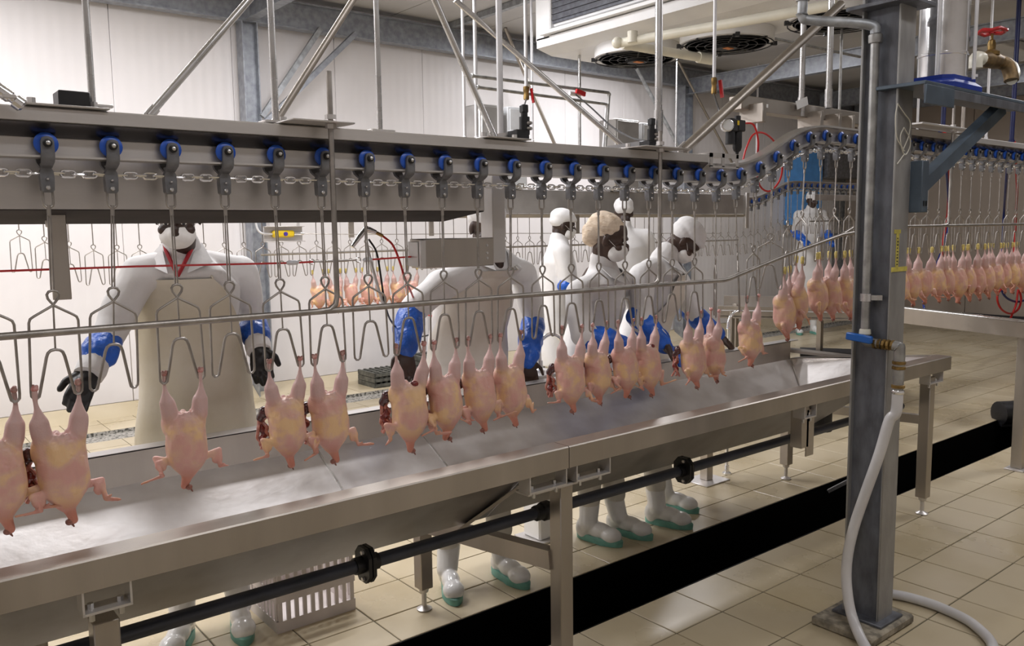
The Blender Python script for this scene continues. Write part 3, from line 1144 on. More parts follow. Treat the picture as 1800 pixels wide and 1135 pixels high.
# clamp brackets under the rim
def bracket(x, y=2.075, w=0.13):
    mb = MB()
    mb.b2((x-w/2, y, 0.772), (x-w/2+0.005, y+0.06, 0.830))
    mb.b2((x+w/2-0.005, y, 0.772), (x+w/2, y+0.06, 0.830))
    mb.b2((x-w/2, y, 0.767), (x+w/2, y+0.06, 0.773))
    b = tp(mb, 'clamp_bracket', 'steel')
    for dx in (-w*0.3, w*0.3):
        MB().cyl((x+dx, y+0.03, 0.773), (x+dx, y+0.03, 0.786), 0.008, seg=6).build('bolt', 'steel_pipe', b)
        MB().cyl((x+dx, y+0.02, 0.745), (x+dx, y+0.02, 0.767), 0.007, seg=6).build('bolt', 'steel_pipe', b)


bracket(0.42, w=0.11)
bracket(1.815, w=0.17)
bracket(2.03, w=0.17)
bracket(3.43, w=0.10)
bracket(4.70, w=0.16)
tp(MB().b2((1.74, 2.095, 0.752), (2.09, 2.165, 0.762), 0.002), 'splice_plate', 'steel')
# braces between the leg pairs
tp(MB().bar((1.91, 2.16, 0.47), (1.86, 2.94, 0.40), 0.05, 0.07), 'cross_brace', 'steel_warm')
tp(MB().bar((4.70, 2.15, 0.55), (4.70, 2.98, 0.50), 0.04, 0.05), 'cross_brace', 'steel_warm')
tp(MB().bar((1.93, 2.30, 0.735), (1.78, 2.56, 0.50), 0.05, 0.012), 'stay', 'steel_warm')
tp(MB().b2((4.50, 2.10, 0.10), (4.69, 2.12, 0.13)) if False else MB().bar((4.62, 2.66, 0.02), (4.72, 2.40, 0.22), 0.03, 0.02), 'stay', 'trolley_grey')

# drain pipe slung under the trough
YP, ZP = 2.25, 0.617
pv = empty('drain_pipe', (2, YP, ZP), 'dark grey plastic pipe with flanged unions running under the trough', 'pipe')


def pvp(mb, name, m='pvc_dark', **kw):
    o = mb.build(name, m, pv, **kw)
    o.matrix_parent_inverse = Matrix.Translation((-2, -YP, -ZP))
    return o


pvp(MB().cyl((-1.1, YP, ZP), (4.66, YP, ZP), 0.0215, seg=18), 'pipe')
for fx in (1.20, 2.74):
    fl = MB()
    pl = [(0.062*math.cos(a), 0.062*math.sin(a)) for a in ()]
    poly = [(YP+a, ZP+b) for a, b in ((-0.045, -0.03), (-0.022, -0.056), (0.022, -0.056), (0.045, -0.03), (0.045, 0.03), (0.022, 0.056), (-0.022, 0.056), (-0.045, 0.03))]
    fl.prism(poly, fx-0.014, fx-0.002, 'X')
    fl.prism(poly, fx+0.002, fx+0.014, 'X')
    fl.cyl((fx-0.04, YP, ZP), (fx+0.04, YP, ZP), 0.027, seg=18)
    pvp(fl, 'flange', 'rubber_black')
    for dz in (-0.043, 0.043):
        pvp(MB().cyl((fx-0.022, YP-0.012, ZP+dz), (fx+0.022, YP-0.012, ZP+dz), 0.007, seg=6), 'bolt', 'steel')
un = MB().lathe([(0.0225, -0.055), (0.029, -0.05), (0.029, -0.02), (0.036, -0.015), (0.036, 0.015), (0.029, 0.02), (0.029, 0.05), (0.0225, 0.055)], (1.95, YP, ZP), (1, 0, 0), 10)
pvp(un, 'union', 'rubber_black')

# ---------------------------------------------------------------- second trough past the column
t2 = empty('work_bench_rail', (6.6, 2.56, 0.0), 'stainless bench rail on legs beyond the column at right', 'rail')


def t2p(mb, name, m, **kw):
    o = mb.build(name, m, t2, **kw)
    o.matrix_parent_inverse = Matrix.Translation((-6.6, -2.56, 0))
    return o


def zt2(y):
    return 1.0+0.045*(y-2.07)


e = MB()
e.add([(5.97, 2.07, 0.90), (5.97, 3.25, 0.95), (5.97, 3.25, zt2(3.25)), (5.97, 2.07, zt2(2.07)), (6.06, 2.07, 0.90), (6.06, 3.25, 0.95), (6.06, 3.25, zt2(3.25)), (6.06, 2.07, zt2(2.07))],
      [(0, 1, 2, 3), (7, 6, 5, 4), (3, 2, 6, 7), (0, 4, 5, 1), (0, 3, 7, 4), (1, 5, 6, 2)])
t2p(e, 'rail', 'steel_warm', smooth=False)
t2p(MB().tube([(5.985, 2.07, 1.006), (5.985, 3.25, 1.06)], 0.014, 10), 'rolled_edge', 'steel_pipe')
for x, y in ((6.05, 2.115), (6.05, 3.20)):
    t2p(MB().b2((x-0.035, y-0.035, 0.012), (x+0.035, y+0.035, 0.91), 0.003), 'leg', 'steel_warm')
    t2p(MB().b2((x-0.075, y-0.06, 0.0), (x+0.075, y+0.06, 0.012), 0.002), 'foot', 'steel')

# ---------------------------------------------------------------- angled gutter table under the rear line
g0, g1 = at(1262, 537, Z=0.90), at(1505, 541, Z=0.90)
cg = empty('gutter_table', (g0.x, g0.y, 0), 'low stainless gutter table behind the trough at right', 'table')


def cgp(mb, name, m, **kw):
    o = mb.build(name, m, cg, **kw)
    o.matrix_parent_inverse = Matrix.Translation((-g0.x, -g0.y, 0))
    return o


g1 = g1+(g1-g0)*0.25
dv = (g1-g0).normalized()
nv = Vector((-dv.y, dv.x, 0))
if nv.x < 0:
    nv = -nv
up = Vector((0, 0, 1))
cgp(MB().bar(g0-up*0.02, g1-up*0.02, 0.03, 0.035), 'front_rail', 'steel_warm')
cgp(MB().bar(g0-up*0.085+nv*0.02, g1-up*0.085+nv*0.02, 0.02, 0.07), 'front_panel', 'steel_warm')
cgp(MB().bar(g0+nv*0.4-up*0.10, g1+nv*0.4-up*0.10, 0.78, 0.012), 'tray', 'steel_tray')
cgp(MB().bar(g0+nv*0.8-up*0.02, g1+nv*0.8-up*0.02, 0.03, 0.10), 'back_rail', 'steel_warm')
for k, s_ in ((0.08, 0.03), (0.96, 0.03), (0.08, 0.77), (0.96, 0.77), (0.62, 0.77)):
    q = g0.lerp(g1, k)+nv*s_
    cgp(MB().b2((q.x-0.025, q.y-0.025, 0.0), (q.x+0.025, q.y+0.025, 0.85), 0.002), 'leg', 'steel_warm')
cgp(MB().bar(g0.lerp(g1, 0.5)+nv*0.7-up*0.55, g1+nv*0.7-up*0.55, 0.5, 0.08), 'lower_shelf', 'rubber_black')

# ================================================================ STEEL COLUMN with its services
CXL, CXR, CYF, CYB = 3.150, 3.270, 1.580, 1.735
col = empty('steel_column', (3.21, 1.655, 0), 'thick galvanised steel column in the right foreground on a concrete pad', 'column')


def cp_(mb, name, m, par=None, **kw):
    o = mb.build(name, m, par or col, **kw)
    if par is None:
        o.matrix_parent_inverse = Matrix.Translation((-3.21, -1.655, 0))
    return o


H = CEIL
cp_(MB().b2((CXL, CYF, 0.045), (CXR, CYF+0.010, H), 0.003), 'flange', 'column_flange')
cp_(MB().b2((CXL, CYB-0.010, 0.045), (CXR, CYB, H), 0.003), 'flange', 'column_flange')
cp_(MB().b2((CXL+0.022, CYF+0.010, 0.045), (CXL+0.032, CYB-0.010, H)), 'web', 'column_galv')
cp_(MB().b2((CXL-0.03, CYF-0.03, 0.037), (CXR+0.03, CYB+0.03, 0.050), 0.003), 'base_plate', 'column_galv')
cp_(MB().b2((3.02, 1.53, 0.0), (3.36, 1.80, 0.038), 0.008), 'concrete_pad', 'concrete')
cp_(MB().b2((CXL-0.05, CYF-0.055, 2.475), (CXR+0.04, CYB+0.04, 2.490), 0.002), 'collar_plate', 'column_galv')
cp_(MB().b2((CXL+0.01, CYF-0.0015, 1.62), (CXL+0.06, CYF, 1.635)), 'tape', 'yellow_tape')
cp_(MB().b2((CXL+0.028, CYF-0.0015, 1.485), (CXL+0.05, CYF, 1.62)), 'tape', 'yellow_tape')
cp_(MB().b2((CXL-0.002, CYF-0.002, 1.472), (CXR+0.002, CYF, 1.490)), 'tape', 'yellow_tape')
ink = MB()
for k in range(9):
    ink.b2((CXL+0.034, CYF-0.0022, 1.498+k*0.0125), (CXL+0.034+random.choice((0.006, 0.010)), CYF-0.0014, 1.500+k*0.0125+random.choice((0.002, 0.004))))
cp_(ink, 'tape_marks', 'ink', smooth=False)

# bracket shelf on the column
zsh = 2.165
shf = empty('bracket_shelf', (3.3, 1.62, 1.8), 'blue-grey steel bracket shelf braced against the column', 'shelf')


def sp_(mb, name, m, par=None, **kw):
    o = mb.build(name, m, par or shf, **kw)
    if par is None:
        o.matrix_parent_inverse = Matrix.Translation((-3.3, -1.62, -1.8))
    return o


sp_(MB().bar((3.15, 1.60, zsh), (4.32, 1.60, zsh+0.155), 0.10, 0.012) if False else MB().b2((3.13, 1.47, zsh), (4.25, 1.66, zsh+0.014), 0.002), 'shelf_plate', 'blue_grey_paint')
sp_(MB().b2((3.13, 1.465, zsh-0.07), (3.36, 1.475, zsh), 0.002), 'gusset', 'blue_grey_paint')
sp_(MB().b2((3.13, 1.47, zsh-0.035), (4.25, 1.478, zsh), 0.002), 'edge_angle', 'column_galv')
sp_(MB().bar((3.30, 1.56, 1.80), (4.02, 1.56, zsh-0.01), 0.05, 0.05), 'brace', 'blue_grey_paint')
sp_(MB().b2((3.275, 1.535, 1.70), (3.33, 1.585, 1.90), 0.003), 'foot_plate', 'blue_grey_paint')
for k in (0, 1):
    sp_(MB().b2((3.29+k*0.02, 1.532, 1.725), (3.297+k*0.02, 1.535, 1.745)), 'slot', 'rubber_black')

# stainless cylinder (filter vessel) on the shelf
vx, vy, vz = 3.49, 1.575, zsh+0.014
ves = empty('filter_vessel', (vx, vy, vz), 'polished stainless cylinder with tie rods on a blue base', 'filter')
prof = [(0.0, 0.0), (0.155, 0.0), (0.155, 0.028), (0.125, 0.05), (0.0, 0.05)]
bs = MB()
bs.sweep([[(a*sx, b*sy, z) for a, b in ((-1, -0.5), (-0.72, -0.75), (0.72, -0.75), (1, -0.5), (1, 0.5), (0.72, 0.75), (-0.72, 0.75), (-1, 0.5))] for sx, sy, z in ((0.17, 0.14, 0), (0.17, 0.14, 0.018), (0.13, 0.12, 0.035), (0.13, 0.12, 0.05))])
bs.build('base', 'blue_plate', ves, smooth=False)
MB().lathe([(0.092, 0.05), (0.092, 0.135), (0.095, 0.137), (0.095, 0.145), (0.0915, 0.147), (0.0915, 0.62), (0.0, 0.62)], (0, 0, 0), (0, 0, 1), 36).build('cylinder', 'chrome', ves)
for a in (0.25, 1.85, 3.4, 5.0):
    MB().cyl((0.112*math.cos(a), 0.112*math.sin(a), 0.04), (0.112*math.cos(a), 0.112*math.sin(a), 0.62), 0.007, seg=10).build('tie_rod', 'galv_white', ves)
MB().cyl((0.06, -0.10, 0.052), (0.06, -0.10, 0.062), 0.012, seg=6).build('bolt', 'galv_white', ves)
MB().lathe([(0.05, 0), (0.05, 0.012), (0.07, 0.012), (0.07, 0.03), (0.04, 0.032)], (0.085, 0.02, 0.09), (1, 0.1, 0), 24).build('flange', 'galv_white', ves)
lab = MB()
for i in range(10):
    pass
lb = MB()
pts = []
for k in range(7):
    a = -1.22+0.13*k
    pts.append((0.0922*math.cos(a), 0.0922*math.sin(a)))
for z0, z1, nm, mm in ((0.235, 0.295, 'sticker', 'paper'),):
    q = MB()
    vs = [(x, y, z) for x, y in pts for z in (z0, z1)]
    q.add(vs, [(2*i, 2*i+2, 2*i+3, 2*i+1) for i in range(6)])
    q.build(nm, mm, ves)
q = MB()
for k, (a0, a1, z0, z1) in enumerate(((-1.15, -0.98, 0.272, 0.29), (-0.93, -0.76, 0.272, 0.29), (-0.70, -0.55, 0.272, 0.29), (-1.12, -0.85, 0.247, 0.253), (-0.80, -0.55, 0.243, 0.250), (-0.85, -0.6, 0.190, 0.21))):
    vs = []
    for i in range(4):
        a = a0+(a1-a0)*i/3
        vs += [(0.0926*math.cos(a), 0.0926*math.sin(a), z0), (0.0926*math.cos(a), 0.0926*math.sin(a), z1)]
    q.add(vs, [(2*i, 2*i+2, 2*i+3, 2*i+1) for i in range(3)])
q.ell((0.0915*math.cos(-1.1), 0.0915*math.sin(-1.1), 0.2), (0.010, 0.003, 0.012), Matrix.Rotation(-1.1+math.pi/2, 3, 'Z'))
q.build('print', 'ink', ves)

# bronze valve with red handwheel beside it
va = at(1742, 100, Y=1.60)
val = empty('gate_valve', va, 'bronze gate valve with red handwheel on white pipework', 'valve')
V_ = val
def vb(mb, name, m, par=None):
    return mb.build(name, m, par or V_)


vb(MB().lathe([(0.022, -0.075), (0.03, -0.07), (0.03, -0.05), (0.034, -0.04), (0.034, 0.04), (0.03, 0.05), (0.03, 0.07), (0.022, 0.075)], (0, 0, -0.015), (1, -0.15, 0), 14), 'body', 'bronze')
vb(MB().lathe([(0.034, 0.02), (0.034, 0.035), (0.016, 0.045), (0.018, 0.07), (0.014, 0.085), (0.006, 0.09), (0.005, 0.12)], (0, 0, -0.015), (0, 0, 1), 12), 'bonnet', 'brass')
hwm = MB()
hwm.tube([(0.055*math.cos(a), 0.055*math.sin(a), 0.108+0.004*math.sin(5*a)) for a in np.linspace(0, 2*math.pi, 20, endpoint=False)], 0.008, 8, closed=True)
for a in (0.3, 0.3+2*math.pi/3, 0.3+4*math.pi/3):
    hwm.bar((0, 0, 0.108), (0.055*math.cos(a), 0.055*math.sin(a), 0.108), 0.012, 0.007)
hwm.cyl((0, 0, 0.098), (0, 0, 0.118), 0.014, seg=8)
vb(hwm, 'handwheel', 'red_paint')
vb(MB().tube(smooth_path([(0.07, -0.01, -0.015), (0.10, -0.03, -0.03), (0.105, -0.045, -0.075), (0.10, -0.05, -0.10)], 4), 0.03, 12), 'elbow', 'bronze')
vb(MB().tube(smooth_path([(0.10, -0.05, -0.095), (0.17, -0.035, -0.06), (0.24, 0.0, -0.02), (0.30, 0.03, 0.0)], 4), 0.024, 12), 'pipe', 'pvc_white')
vb(MB().tube(smooth_path([(-0.07, 0.01, -0.015), (-0.11, 0.012, -0.015), (-0.125, 0.012, -0.03), (-0.125, 0.012, -0.06)], 4), 0.029, 12), 'elbow', 'pvc_white')

# water pipe down the column with ball valve and hose
px, py = CXL-0.010, 1.672
wp = empty('column_water_pipe', (px, py, 1.0), 'galvanised water pipe clamped to the column, with blue lever valve', 'pipe')


def wpp(mb, name, m='galv_pipe', par=None, **kw):
    o = mb.build(name, m, par or wp, **kw)
    if par is None:
        o.matrix_parent_inverse = Matrix.Translation((-px, -py, -1.0))
    return o


R_ = 0.017
wpp(MB().tube([(px, py, 2.385), (px, py, 1.235)], R_, 14), 'pipe')
top = at(1481, 40, X=3.02)
wpp(MB().tube(smooth_path([(px, py, 2.38), (px-0.004, py+0.01, 2.41), (px-0.05, py+0.08, 2.43), (3.03, 1.88, 2.455), (3.01, 1.905, 2.475), (3.01, 1.905, 2.56), (3.01, 1.905, 3.2)], 5), R_*1.12, 14), 'pipe', 'galvanised_grey')
wpp(MB().lathe([(0.024, 0), (0.026, 0.01), (0.026, 0.03), (0.022, 0.034)], (px, py, 2.345), (0, 0, 1), 14), 'coupling')
wpp(MB().lathe([(0.026, 0), (0.028, 0.012), (0.028, 0.02), (0.024, 0.024)], (3.01, 1.905, 2.53), (0, 0, 1), 14), 'coupling')
cl = MB().lathe([(0.020, 0), (0.024, 0.0), (0.024, 0.03), (0.020, 0.03)], (px, py, 1.355), (0, 0, 1), 14)
cl.bar((px, py-0.02, 1.370), (px+0.02, py-0.055, 1.370), 0.02, 0.02)
wpp(cl, 'clamp', 'steel_pipe')
wpp(MB().lathe([(0.021, 0), (0.023, 0.003), (0.021, 0.02), (0.018, 0.022)], (px, py, 1.222), (0, 0, 1), 14), 'collar', 'pvc_white')
# valve body running toward the camera side of the column
vbp = [(px, py, 1.225), (px, py, 1.200), (px-0.002, py-0.012, 1.192), (px-0.002, py-0.07, 1.190)]
wpp(MB().tube(vbp, 0.018, 12), 'valve_body', 'galv_pipe')
vx2 = MB()
for k in range(5):
    yy = py-0.045-0.018*k
    vx2.lathe([(0.015, -0.007), (0.021, -0.005), (0.021, 0.005), (0.015, 0.007)], (px-0.002, yy, 1.189), (0, 1, 0), 8)
wpp(vx2, 'valve_nuts', 'brass')
wpp(MB().bar((px-0.03, py+0.060, 1.214), (px-0.03, py-0.045, 1.205), 0.022, 0.030, bev=0.004), 'lever', 'blue_handle')
el = smooth_path([(px-0.002, py-0.12, 1.188), (px-0.002, py-0.138, 1.184), (px-0.002, py-0.142, 1.168), (px-0.002, py-0.142, 1.06)], 5)
wpp(MB().tube(el, 0.021, 12), 'elbow', 'galv_pipe')
for zz in (1.105, 1.125, 1.032):
    wpp(MB().lathe([(0.0205, -0.007), (0.025, -0.005), (0.025, 0.005), (0.0205, 0.007)], (px-0.002, py-0.142, zz), (0, 0, 1), 14), 'brass_ring', 'brass')
wpp(MB().cyl((px-0.002, py-0.142, 0.995), (px-0.002, py-0.142, 1.06), 0.020, seg=14), 'nozzle', 'galv_pipe')
wpp(MB().lathe([(0.022, 0), (0.024, 0.004), (0.024, 0.012), (0.022, 0.015)], (px-0.002, py-0.142, 1.003), (0, 0, 1), 14), 'hose_clip', 'chrome')

hp_ = [(px-0.002, py-0.142, 1.015), (px-0.006, py-0.140, 0.93)]
for u, v, X in ((1563, 740, 3.125), (1545, 800, 3.110), (1520, 870, 3.095), (1500, 930, 3.08), (1489, 985, 3.07), (1489, 1035, 3.06), (1500, 1090, 3.03)):
    hp_.append(at(u, v, X=X))
for u, v in ((1530, 1150), (1590, 1215), (1660, 1225)):
    q = at(u, v, Z=0.03)
    hp_.append(q)
for u, v in ((1745, 1150), (1715, 1100), (1655, 1068), (1600, 1050), (1560, 1042), (1530, 1034)):
    hp_.append(at(u, v, Z=0.022))
hose = MB().tube(smooth_path(hp_, 8), 0.0205, 14).build('water_hose', 'hose_white')
tag(hose, 'thick white hose hanging from the column valve and looping over the floor', 'hose')

# cable ties looped at the column
ct = MB()
for (uv, cl_) in (([(1578, 182), (1590, 200), (1600, 215), (1597, 240), (1588, 262), (1590, 265)], False), ([(1588, 262), (1576, 240), (1574, 205), (1578, 182)], False),
                  ([(1589, 224), (1600, 245), (1598, 262), (1590, 272), (1584, 255), (1583, 238), (1589, 224)], False), ([(1590, 270), (1583, 280), (1577, 288)], False)):
    ct.tube(smooth_path([at(u, v, Y=1.572) for u, v in uv], 4), 0.0022, 6)
tag(ct.build('cable_ties', 'cable_tie'), 'pale cable ties looped together on the column edge', 'cable tie')

# ================================================================ REAR CONVEYOR
YB = 6.40


def zb_(x):
    if x < 1.45:
        return 1.953+0.32*(1.45-x)**1.6
    pts = [(9.0, 1.953), (9.2, 1.975), (9.5, 2.06), (9.7, 2.12), (9.85, 2.165), (10.0, 2.187), (12, 2.19)]
    return float(np.interp(x, [p[0] for p in pts], [p[1] for p in pts]))


rc = empty('rear_conveyor_rail', (0, YB, 0), 'overhead conveyor rail of the line along the far wall', 'conveyor rail')


def rcp(mb, name, m, **kw):
    o = mb.build(name, m, rc, **kw)
    o.matrix_parent_inverse = Matrix.Translation((0, -YB, 0))
    return o


YT_keep = YT
YT = YB
rcp(track_mesh(0.3, 12.0, zb_, [(-0.004, -0.030), (-0.050, -0.031), (-0.050, -0.036), (0.050, -0.036), (0.050, -0.031), (0.004, -0.030), (0.004, 0.045), (-0.004, 0.045)], 0.08), 'track_web', 'steel')
rcp(track_mesh(8.9, 12.0, zb_, [(-0.035, 0.042), (0.035, 0.042), (0.035, 0.055), (-0.035, 0.055)], 0.06), 'top_strip', 'steel_sheet')
YT = YT_keep
rcp(MB().prism([(6.26, 1.80), (6.26, 2.03), (6.28, 2.035), (6.34, 2.035), (6.34, 2.02), (6.285, 2.02), (6.285, 1.80)], 1.6, 8.80, 'X'), 'guard_panel', 'steel_sheet', smooth=False)
rcp(MB().prism([(6.26, 1.798), (6.285, 1.798), (6.34, 1.768), (6.33, 1.760), (6.255, 1.79)], 1.6, 8.80, 'X'), 'guard_lip', 'steel_warm', smooth=False)
rcp(MB().b2((8.74, 6.24, 1.62), (8.80, 6.26, 2.06), 0.003), 'guard_post', 'steel')
rcp(MB().b2((6.55, 6.245, 1.79), (6.62, 6.26, 2.04), 0.002), 'guard_post', 'steel')
rcp(MB().b2((10.2, 6.2, 1.98), (12.0, 6.24, 2.06), 0.003), 'guard_panel', 'steel_sheet', smooth=False)
rcp(MB().tube([(2.55, 6.33, 1.478), (8.7, 6.33, 1.478)], 0.009, 8), 'guide_pipe', 'steel_rod')
rcp(MB().tube([(10.3, 6.33, 1.70), (12.0, 6.33, 1.71)], 0.009, 8), 'guide_pipe', 'steel_rod')
for xx in (3.3, 4.1, 5.9):
    rcp(MB().b2((xx, 6.285, 1.60), (xx+0.05, 6.297, 1.79), 0.002), 'hanging_strip', 'steel_warm')
# rear chain, too small to pick links apart
ch = MB()
x = 1.6
i = 0
while x < 12.0:
    c = Vector((x, YB, zb_(x)-0.073))
    n = 8
    pts = [(c.x+0.017*math.cos(2*math.pi*k/n), c.y+(0.0085*math.sin(2*math.pi*k/n) if i % 2 else 0), c.z+(0 if i % 2 else 0.0085*math.sin(2*math.pi*k/n))) for k in range(n)]
    ch.tube(pts, 0.0035, 4, closed=True)
    x += 0.0254
    i += 1
o = rcp(ch, 'chain', 'chrome')
tag(o, kind='stuff')

rx = line_positions(zb_, 2.75, 12, 60, PITCH)
REAR_BIRDS = [2, 3, 4, 5, 6, 7, 8]
rt = make_trolley(False)
rear = {}
vis = [k for k in sorted(rx) if 0.75 < rx[k] < 11.8]
for n, k in enumerate(vis):
    o = rt if n == 0 else copy_tree(rt)
    o.location = (rx[k], YB, zb_(rx[k]))
    o.rotation_euler.z = math.radians(random.uniform(-7, 7))
    rear[k] = o
    load = ', holding a chicken' if k in REAR_BIRDS else ''
    tag(o, ordw(n+1)+' hanging shackle from the left on the far wall line'+load, 'trolley', 'shackles of the rear conveyor')


# ================================================================ HANGERS, PIPES AND BRACES OVERHEAD
def pipe(name, label, a, b, r, m='steel_pipe', cat='pipe', extra=None):
    """a, b: (u, v, Y) seen in the photograph at depth Y"""
    p, q = at(a[0], a[1], Y=a[2]), at(b[0], b[1], Y=b[2])
    if abs(a[0]-b[0]) < 25 and abs(a[1]-b[1]) > 60 and b[1] < 160 and name.startswith('hanger'):
        under = 4.9 < p.x < 6.25 and 2.5 < p.y < 5.85
        q = Vector((p.x, p.y, 3.2 if under else CEIL-0.006))        # plumb, up to the ceiling or the cooler
    elif name == 'hanger_brace' and q.z > 3.2:
        q = p+(q-p)*((CEIL-0.01-p.z)/(q.z-p.z))
    d = (q-p).normalized()
    root = empty(name, p, label, cat, 'overhead pipes and hangers')
    MB().tube([(0, 0, 0), q-p], r, 14).build('tube', m, root)
    if extra == 'foot':
        MB().box((0, 0, 0.004), (0.09, 0.06, 0.008), None, 0.002).build('foot_plate', 'steel', root)
    elif extra == 'lug':
        MB().bar(-d*0.03, d*0.03, r*2.6, 0.008, up=(0, 1, 0)).build('lug', 'steel', root)
    elif extra == 'sleeve':
        MB().cyl(d*0.0, d*0.10, r*1.25, seg=14).build('sleeve', 'steel_pipe', root)
    else:
        MB().lathe([(r*1.05, 0), (r*1.35, 0.004), (r*1.35, 0.02), (r*1.05, 0.024)], (0, 0, 0), d, 12).build('collar', m, root)
    return root


YF = 2.46
pipe('hanger_pipe', 'thin upright steel hanger near the black damper block at far left', (163, 190, YF), (158, -420, YF), 0.009, extra='foot')
pipe('hanger_brace', 'leftmost slanting bright steel brace rising from the near rail', (262, 203, YF), (640, -235, YF), 0.0105, extra='lug')
pipe('hanger_pipe', 'upright steel hanger crossing two slanting braces near the wall column', (485, 218, YF), (480, -330, YF), 0.0105, extra='foot')
pipe('hanger_brace', 'brownish slanting brace beside the threaded rod of the rail', (482, 219, YF), (760, -220, YF), 0.0105, 'steel_warm', extra='lug')
pipe('hanger_pipe', 'upright steel hanger standing alone at the middle of the near rail', (668, 233, YF+0.1), (655, -300, YF+0.1), 0.0095, extra='foot')
pipe('hanger_brace', 'slanting steel brace leaning left above the black motor', (870, 243, YF+0.05), (690, -170, YF+0.05), 0.0115, extra='lug')
pipe('hanger_post', 'white painted square-looking post left of the black motor', (880, 245, 3.0), (880, -260, 3.0), 0.014, 'galv_white')
pipe('hanger_brace', 'long bright brace slanting down right behind the water pipes', (1105, 265, 2.9), (800, 0, 3.1), 0.0125, 'steel_pipe', extra='lug')
pipe('hanger_pipe', 'thick upright hanger tube above the right top plate of the near rail', (1157, 235, YF), (1153, -200, YF), 0.0165, 'steel_pipe', extra='sleeve')
pipe('hanger_brace', 'thick brownish brace slanting up right to the column head', (1200, 265, YF), (1478, 8, YF), 0.0235, 'steel_warm', extra='lug')
pipe('hanger_pipe', 'upright tube left of the pair above the climbing rail', (1408, 205, 2.56), (1412, -60, 2.56), 0.0155, 'steel_pipe', extra='sleeve')
pipe('hanger_pipe', 'upright tube right of the pair above the climbing rail', (1456, 190, 2.50), (1460, -60, 2.50), 0.0165, 'steel_pipe', extra='sleeve')
pipe('hanger_pipe', 'slim galvanised upright between the tubes and the column', (1475, 205, 3.4), (1480, 80, 3.4), 0.010, 'galv_pipe')
# rear hangers
pipe('hanger_pipe', 'leftmost slim upright pipe of the water pipe frame', (817, 245, 5.2), (813, -120, 5.2), 0.012, 'galv_white')
pipe('hanger_pipe', 'second slim upright of the water pipe frame, beside the cabinet', (838, 245, 5.25), (842, -120, 5.25), 0.014, 'galv_white')
pipe('hanger_brace', 'dull slanting brace behind the red-tagged valve', (976, 256, 7.85), (905, 90, 7.85), 0.022, 'steel_warm')
pipe('hanger_pipe', 'bright double-looking upright under the middle of the cooler', (1019, 262, 5.6), (1021, 85, 5.6), 0.014, 'steel_pipe')
pipe('hanger_brace', 'galvanised brace slanting to the foot of the rear wall column', (1195, 262, 7.85), (1118, 118, 7.85), 0.025, 'galvanised_grey')
pipe('hanger_pipe', 'bright slim upright just left of the rear wall column', (1188, 262, 7.0), (1190, 105, 7.0), 0.013, 'steel_pipe')
pipe('hanger_pipe', 'white slim upright just right of the rear wall column', (1329, 300, 7.4), (1331, 120, 7.4), 0.016, 'galv_white')
pipe('hanger_brace', 'thin dark stay slanting across the white wall to the climbing rail', (1290, 292, 7.85), (1212, 145, 7.85), 0.018, 'steel_warm')
pipe('hanger_pipe', 'white slim upright left of the valve pipe under the cooler', (936, 250, 6.0), (938, 92, 6.0), 0.012, 'galv_white')
pipe('support_pipe', 'upper galvanised water pipe of the frame below the cooler', (828, 133, 5.2), (1070, 163, 5.2), 0.013, 'galv_pipe')
pipe('support_pipe', 'lower galvanised water pipe of the frame below the cooler', (838, 153, 5.2), (1066, 183, 5.2), 0.012, 'galv_pipe')
pipe('support_pipe', 'galvanised drop pipe at the right end of the water pipe frame', (1071, 163, 5.2), (1064, 262, 5.2), 0.012, 'galv_pipe')
pipe('support_pipe', 'second galvanised drop pipe beside the steel cabinet', (1066, 183, 5.21), (1060, 262, 5.21), 0.011, 'galv_white')
pipe('support_pipe', 'galvanised pipe sloping right from the valve drop to the column', (1258, 46, 4.2), (1512, 100, 4.2), 0.012, 'galv_pipe')
# far right uprights seen past the column
pipe('hanger_pipe', 'dark navy upright pipe nearest the column at right', (1657, 232, 3.6), (1660, 150, 3.6), 0.02, 'blue_navy')
pipe('hanger_pipe', 'tall dark navy pipe at the far right edge', (1778, 250, 3.4), (1795, -40, 3.4), 0.021, 'blue_navy')
pipe('hanger_pipe', 'pale upright behind the slanting shelf brace', (1733, 245, 3.3), (1738, 150, 3.3), 0.012, 'galv_white')
pipe('hanger_pipe', 'steel upright hidden partly by the shelf brace', (1692, 232, 3.3), (1698, 150, 3.3), 0.016, 'steel_warm')
pipe('hanger_pipe', 'thin white upright right beside the column', (1612, 236, 3.5), (1615, 150, 3.5), 0.010, 'galv_white')

# valve drop pipes with red levers
def valve_drop(name, label, u, v0, v1, Y, r, hose_to, lever_uv):
    p0, p1 = at(u, v0, Y=Y), at(u, v1, Y=Y)
    root = empty(name, p1, label, 'valve')
    h = p0.z-p1.z
    MB().cyl((0, 0, 0.02), (0, 0, CEIL-0.006-p1.z), r, seg=12).build('pipe', 'galv_white', root)
    b = MB().lathe([(r*1.1, -0.05), (r*1.6, -0.045), (r*1.6, -0.02), (r*1.3, 0), (r*1.7, 0.01), (r*1.7, 0.04), (r*1.1, 0.045)], (0, 0, 0), (0, 0, 1), 10)
    b.build('valve_body', 'brass', root)
    MB().bar((0.03, -0.02, 0.03), (0.04, -0.03, -0.07), 0.022, 0.008, up=(1, 0, 0)).build('lever', 'red_paint', root)
    hz = [Vector((0, 0, -0.045))]+[at(a, b_, Y=c)-p1 for a, b_, c in hose_to]
    MB().tube(smooth_path(hz, 5), 0.0055, 8).build('air_hose', 'rubber_black', root)
    return root


